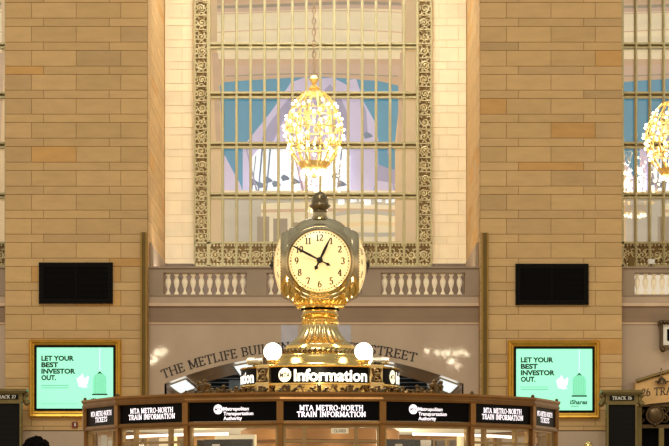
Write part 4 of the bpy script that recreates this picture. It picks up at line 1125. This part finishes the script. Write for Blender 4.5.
# ------------------------------------------------------------------ chandeliers
def chandelier(px, pyt, pyb, d, label):
    cx, cy = WX(px, d), WY(d); zT, zBm = WZ(pyt, d), WZ(pyb, d); H = zT-zBm; zm = (zT+zBm)/2; Rm = 28.8*d/F
    r = thing('chandelier', label, 'chandelier', (cx, cy, zBm))
    def rad(t): return Rm*(sin(PI*(.10+.80*t))**.75)*(1 if t > .5 else 1.0)
    def P(t, a, k=1.0): return Vector((cx+rad(t)*k*cos(a), cy+rad(t)*k*sin(a), zBm+.10*H + .86*H*t))
    rib0 = None
    NR = 14
    for i in range(NR):
        a = 2*PI*i/NR
        m = MB(); m.tube([P(t/14, a) for t in range(15)], .011, 6)
        # drops along the rib
        for t in (.22,.38,.58,.74): m.sphere(P(t, a, .93)-Vector((0,0,.05)), .024, 6, 5, 1.5)
        build('rib', m, M['gold'], r, smooth=True)
    m = MB()
    for t, rr in ((.0,.016),(.28,.010),(.52,.012),(.78,.008),(1.0,.012)): m.torus((cx,cy,P(t,0).z), rad(t), rr, 36, 6)
    m.lathe([(.0,zBm+.105*H),(rad(0),zBm+.10*H),(rad(0)*1.05,zBm+.13*H),(rad(.06)*1.0,zBm+.17*H)], 28, (cx,cy,0))
    build('hoop', m, M['gold'], r, smooth=True)
    m = MB(); m.lathe([(rad(1.0),P(1,0).z),(.10,zT-.02),(.07,zT+.0),(.10,zT+.03),(.06,zT+.06),(.03,zT+.10),(.06,zT+.14),(.085,zT+.18),(.05,zT+.23),(.02,zT+.25),(.0,zT+.26)], 20, (cx,cy,0)); build('crown', m, M['gold'], r, smooth=True)
    m = MB(); m.lathe([(rad(0)*.9,zBm+.10*H),(rad(0)*.55,zBm+.05*H),(.05,zBm+.02*H),(.045,zBm),(0,zBm-.03)], 20, (cx,cy,0)); build('bottom_pendant', m, M['crystal'], r, smooth=True)
    # crystal baskets inside the cage
    m = MB()
    rng = random.Random(3)
    for i in range(100):
        a = rng.uniform(0, 2*PI); t = rng.choice((.30,.34,.44,.5,.54,.62,.7,.82)) + rng.uniform(-.04,.04); k = rng.uniform(.45,.92)
        m.sphere(P(t, a, k), rng.uniform(.018,.034), 5, 4, 1.5)
    build('crystal_basket', m, M['crystal'], r, smooth=True)['kind'] = 'stuff'
    proto = None
    def bulb(p):
        nonlocal proto
        if proto is None:
            m = MB(); m.sphere(p, .025, 8, 6); proto = (build('bulb', m, M['bulb'], r, smooth=True), Vector(p))
        else:
            c = proto[0].copy(); C.objects.link(c); c.parent = r; c.location = Vector(p) - proto[1]
    for i in range(NR):
        for t in (.26,.42,.56,.70,.85): bulb(P(t+.03*((i*7)%3-1), 2*PI*(i+.5*((i+int(t*10))%2))/NR, 1.06))
    for i in range(12): bulb(P(.0, 2*PI*i/12, 1.0) - Vector((0,0,.06)))
    for i in range(8): bulb(P(.0, 2*PI*(i+.5)/8, .55) - Vector((0,0,.09)))
    # chain of links up to the ceiling
    m = MB(); z = zT+.25; k = 0
    while z < 11.42:
        u = Vector((1,0,0)) if k % 2 else Vector((0,1,0))
        m.tube([Vector((cx,cy,z+.055)) + u*(.030*cos(t)) + Vector((0,0,.060*sin(t))) for t in [2*PI*i/10 for i in range(10)]], .009, 5, True)
        z += .092; k += 1
    m.tube([(cx+.012*sin(zz*9), cy-.03, zz) for zz in [zT+.25 + i*.1 for i in range(int((11.45-zT-.25)/.1))]], .006, 5)
    m.lathe([(0,11.40),(.10,11.42),(.16,11.5)], 14, (cx,cy,0))
    build('chain', m, M['chain'], r, smooth=True)
    return r, (cx, cy, zm)
_, c1 = chandelier(314, 90, 177, 38.8, 'egg-shaped gold bulb chandelier on a chain directly above the clock')
_, c2 = chandelier(674, 100, 183, 38.8, 'egg-shaped gold bulb chandelier cut off by the photo edge')

# ------------------------------------------------------------------ a passer-by, seen from behind
def skin_mesh(name, pts, edges, m, parent, sub=2):
    o0 = ORG[parent.name]
    me = bpy.data.meshes.new(name); me.from_pydata([tuple(Vector(p[:3])) for p in pts], edges, [])
    ob = bpy.data.objects.new(name, me); C.objects.link(ob)
    md = ob.modifiers.new('s', 'SKIN'); ob.modifiers.new('u', 'SUBSURF').levels = sub
    for v, p in zip(me.skin_vertices[0].data, pts): v.radius = (p[3], p[4] if len(p) > 4 else p[3])
    me.skin_vertices[0].data[0].use_root = True
    dg = bpy.context.evaluated_depsgraph_get(); dg.update()
    me2 = bpy.data.meshes.new_from_object(ob.evaluated_get(dg)); me2.name = name
    bpy.data.objects.remove(ob)
    me2.polygons.foreach_set('use_smooth', [True]*len(me2.polygons)); me2.materials.clear(); me2.materials.append(m)
    ob = bpy.data.objects.new(name, me2); C.objects.link(ob); ob.parent = parent
    return ob
dq = 15.0
X0, Y0 = WX(36.2, dq), WY(dq)
HT = WZ(436.2, dq)             # top of the head
pr = thing('person', 'person with dark curly hair at the bottom edge, only the top of the head showing', 'person', (X0, Y0, 0))
s = HT/1.82
P_ = [(0,0,.96,.135,.11),(0,0,1.12,.125,.095),(0,-.01,1.32,.15,.105),(0,0,1.46,.09,.07),(0,.005,1.52,.055),(0,.01,1.60,.06,.07),(0,.02,1.70,.078,.095),(0,.01,1.765,.06,.075)]
E_ = [(i,i+1) for i in range(7)]
for sg in (-1, 1):
    b = len(P_)
    P_ += [(sg*.17,0,1.43,.055),(sg*.235,-.0,1.16,.043),(sg*.245,.06,.92,.030),(sg*.245,.075,.85,.032,.018)]
    E_ += [(3,b),(b,b+1),(b+1,b+2),(b+2,b+3)]
    for j, (dx_, L_) in enumerate(((-.028,.07),(-.010,.082),(.009,.08),(.026,.065))):
        c = len(P_); P_ += [(sg*.245+dx_*.6,.078+dx_,.82,.009),(sg*.245+dx_*.7,.082+dx_,.82-L_*.55,.0085),(sg*.243+dx_*.7,.076+dx_,.82-L_,.008)]; E_ += [(b+3,c),(c,c+1),(c+1,c+2)]
    c = len(P_); P_ += [(sg*.235,.115,.86,.010),(sg*.232,.13,.82,.009)]; E_ += [(b+3,c),(c,c+1)]
    b = len(P_); P_ += [(sg*.095,0,.90,.095),(sg*.10,.015,.50,.062),(sg*.105,-.01,.09,.042),(sg*.11,.11,.035,.038)]
    E_ += [(0,b),(b,b+1),(b+1,b+2),(b+2,b+3)]
sc = lambda L_: [tuple([q*s for q in p]) for p in L_]
skin_mesh('body', sc(P_), E_, M['skin'], pr)
J = [(0,0,.94,.165,.13),(0,0,1.12,.155,.12),(0,-.01,1.32,.18,.13),(0,0,1.47,.085,.075)]; JE = [(0,1),(1,2),(2,3)]
for sg in (-1, 1):
    b = len(J); J += [(sg*.18,0,1.42,.075),(sg*.238,0,1.16,.06),(sg*.246,.055,.94,.046)]; JE += [(2,b),(b,b+1),(b+1,b+2)]
skin_mesh('jacket', sc(J), JE, M['jacket'], pr)
T_ = [(0,0,.96,.155,.125)]; TE = []
for sg in (-1, 1):
    b = len(T_); T_ += [(sg*.095,0,.86,.11),(sg*.10,.01,.50,.08),(sg*.105,-.01,.10,.062)]; TE += [(0,b),(b,b+1),(b+1,b+2)]
skin_mesh('trousers', sc(T_), TE, M['trousers'], pr)
m = MB(); rng = random.Random(9)
hc = Vector((X0, Y0+.0, HT-.115))
m.sphere(hc+Vector((0,-.012,.005)), .096, 22, 16, 1.1)
for i in range(260):
    a = rng.uniform(0, 2*PI); t = rng.uniform(-.55, 1)
    rr = math.sqrt(max(0, 1-t*t)); n_ = Vector((rr*cos(a), rr*sin(a), t))
    if n_.y > .55 and t < .35: continue
    p = hc + Vector((n_.x*.092, n_.y*.094-.012, n_.z*.104))
    m.sphere(p, rng.uniform(.008,.017), 6, 5)
build('hair', m, M['hair'], pr, smooth=True)
m = MB()
for sg in (-1, 1): m.sphere((X0+sg*.078*s, Y0+.02, HT-.17), .026, 10, 8, 1.3)
build('ear', m, M['skin'], pr, smooth=True)
m = MB(); m.sphere((X0, Y0+.115*s, HT-.165), .017, 8, 6, 1.4)
for sg in (-1,1): m.sphere((X0+sg*.032, Y0+.098*s, HT-.135), .012, 8, 6)
m.tube([(X0-.022,Y0+.100*s,HT-.205),(X0,Y0+.106*s,HT-.207),(X0+.022,Y0+.100*s,HT-.205)], .006, 6)
build('face_features', m, M['skin'], pr, smooth=True)

# ------------------------------------------------------------------ lights
def area(name, loc, rot, sx, sy, e, col):
    l = bpy.data.lights.new(name, 'AREA'); l.shape = 'RECTANGLE'; l.size = sx; l.size_y = sy; l.energy = e; l.color = col
    o = bpy.data.objects.new(name, l); C.objects.link(o); o.location = loc; o.rotation_euler = rot; return o
def point(name, loc, e, col, r=.1):
    l = bpy.data.lights.new(name, 'POINT'); l.energy = e; l.color = col; l.shadow_soft_size = r
    o = bpy.data.objects.new(name, l); C.objects.link(o); o.location = loc; return o
def aim(o, t):
    o.rotation_euler = (Vector(t) - o.location).to_track_quat('-Z', 'Y').to_euler()
a = area('hall_light', (-4, CY+6, 27), (0,0,0), 14, 7, 3700, (1,.94,.84)); aim(a, (0, 16, 5))
a = area('hall_light', (7, -4, 26), (0,0,0), 6, 6, 400, (1,.92,.8)); aim(a, (3, 16, 5))
# niche flood lamps behind the balustrade; unseen fill lights added above
for x, en, cl in ((-2.2, 24, (1,.97,.92)), (2.0, 14, (1,.88,.66))):
    a = area('niche_flood', (x-.1, WY(dM)+.75, ZW+.12), (0,0,0), .8, .3, en, cl); aim(a, (x, WY(dB), 7))
a = area('niche_top_fill', (-.2, WY(39.3), 11.3), (0,0,0), 4, 1.6, 200, (1,.95,.86)); aim(a, (-.2, WY(40.3), 5))
for dx in (7.0, -7.2):
    a = area('niche_top_fill', (dx, WY(39.3), 11.3), (0,0,0), 2.5, 1.6, 76, (1,.95,.86)); aim(a, (dx, WY(40.3), 5))
for i, c in enumerate((c1, c2)): point('chandelier_glow', c, 26, (1,.88,.66), .3)
# booth lights
for i in range(6):
    an = 2*PI*i/6+.3; point('booth_lamp', (1.2*sin(an), -1.2*cos(an), 2.0), 5.5, (1,.86,.62), .1)
point('roof_fill', (0,-.95,2.60), 7, (1,.84,.55), .05)  # unseen points added to warm the roof and clock brass
for sg in (-1, 1): point('roof_fill', (.62*sg,-.62,2.95), 9, (1,.84,.55), .08)
# point lights added behind the viewer, placed to mirror chandelier sparks in the marble
for px, py in ((427,351),(437,353),(443,354),(448,353),(455,353),(461,352),(466,354),(453,361),(450,362),(457,366),(462,312),(151,362),(154,356.5),(157,352),(161,354),(164,350),(155,360.5)):
    dv_ = 2*dM+4
    point('spark_light', (WX(px,dv_), WY(-4), WZ(py,dv_)), 9, (1,.86,.6), .055)
point('passage_fill', (ACX, yM+2.2, 2.7), 30, (1,.85,.65), .2)  # unseen light added to brighten the soffit
point('gate_fill', (WX(705,36.4), WY(36.4), 3.8), 9, (1,.8,.5), .03)  # unseen light added to warm the lintel

# world: soft hall light with a cool vault above and warm stone round the horizon
w = bpy.data.worlds.new('hall'); bpy.context.scene.world = w; w.use_nodes = True
nt = w.node_tree; N = nt.nodes; L = nt.links; bg = N['Background']
tc = N.new('ShaderNodeTexCoord'); sp = N.new('ShaderNodeSeparateXYZ'); L.new(tc.outputs['Generated'], sp.inputs[0])
cr = N.new('ShaderNodeValToRGB'); e = cr.color_ramp.elements
mr = N.new('ShaderNodeMapRange'); mr.inputs['From Min'].default_value = -1; L.new(sp.outputs['Z'], mr.inputs['Value']); L.new(mr.outputs[0], cr.inputs[0])
e[0].position = .30; e[0].color = (.20,.12,.05,1); e[1].position = 1; e[1].color = (.40,.41,.37,1)
x = e.new(.50); x.color = (.72,.57,.38,1); x = e.new(.60); x.color = (.62,.54,.40,1); x = e.new(.72); x.color = (.27,.25,.20,1)
L.new(cr.outputs[0], bg.inputs['Color']); bg.inputs['Strength'].default_value = 1.15

# ------------------------------------------------------------------ camera and view
cam = bpy.data.cameras.new('camera'); co = bpy.data.objects.new('camera', cam); C.objects.link(co)
co.location = (CX, CY, CZ); co.rotation_euler = (PI/2, 0, 0)
cam.sensor_width = 36; cam.sensor_fit = 'HORIZONTAL'; cam.lens = F/669*36
cam.shift_y = (HOR-223)/669; cam.clip_end = 200
sc_ = bpy.context.scene; sc_.camera = co
sc_.view_settings.view_transform = 'Standard'; sc_.view_settings.look = 'None'; sc_.view_settings.exposure = 0.0
sc_.cycles.transparent_max_bounces = 16; sc_.cycles.max_bounces = 8
sc_.cycles.sample_clamp_indirect = 4
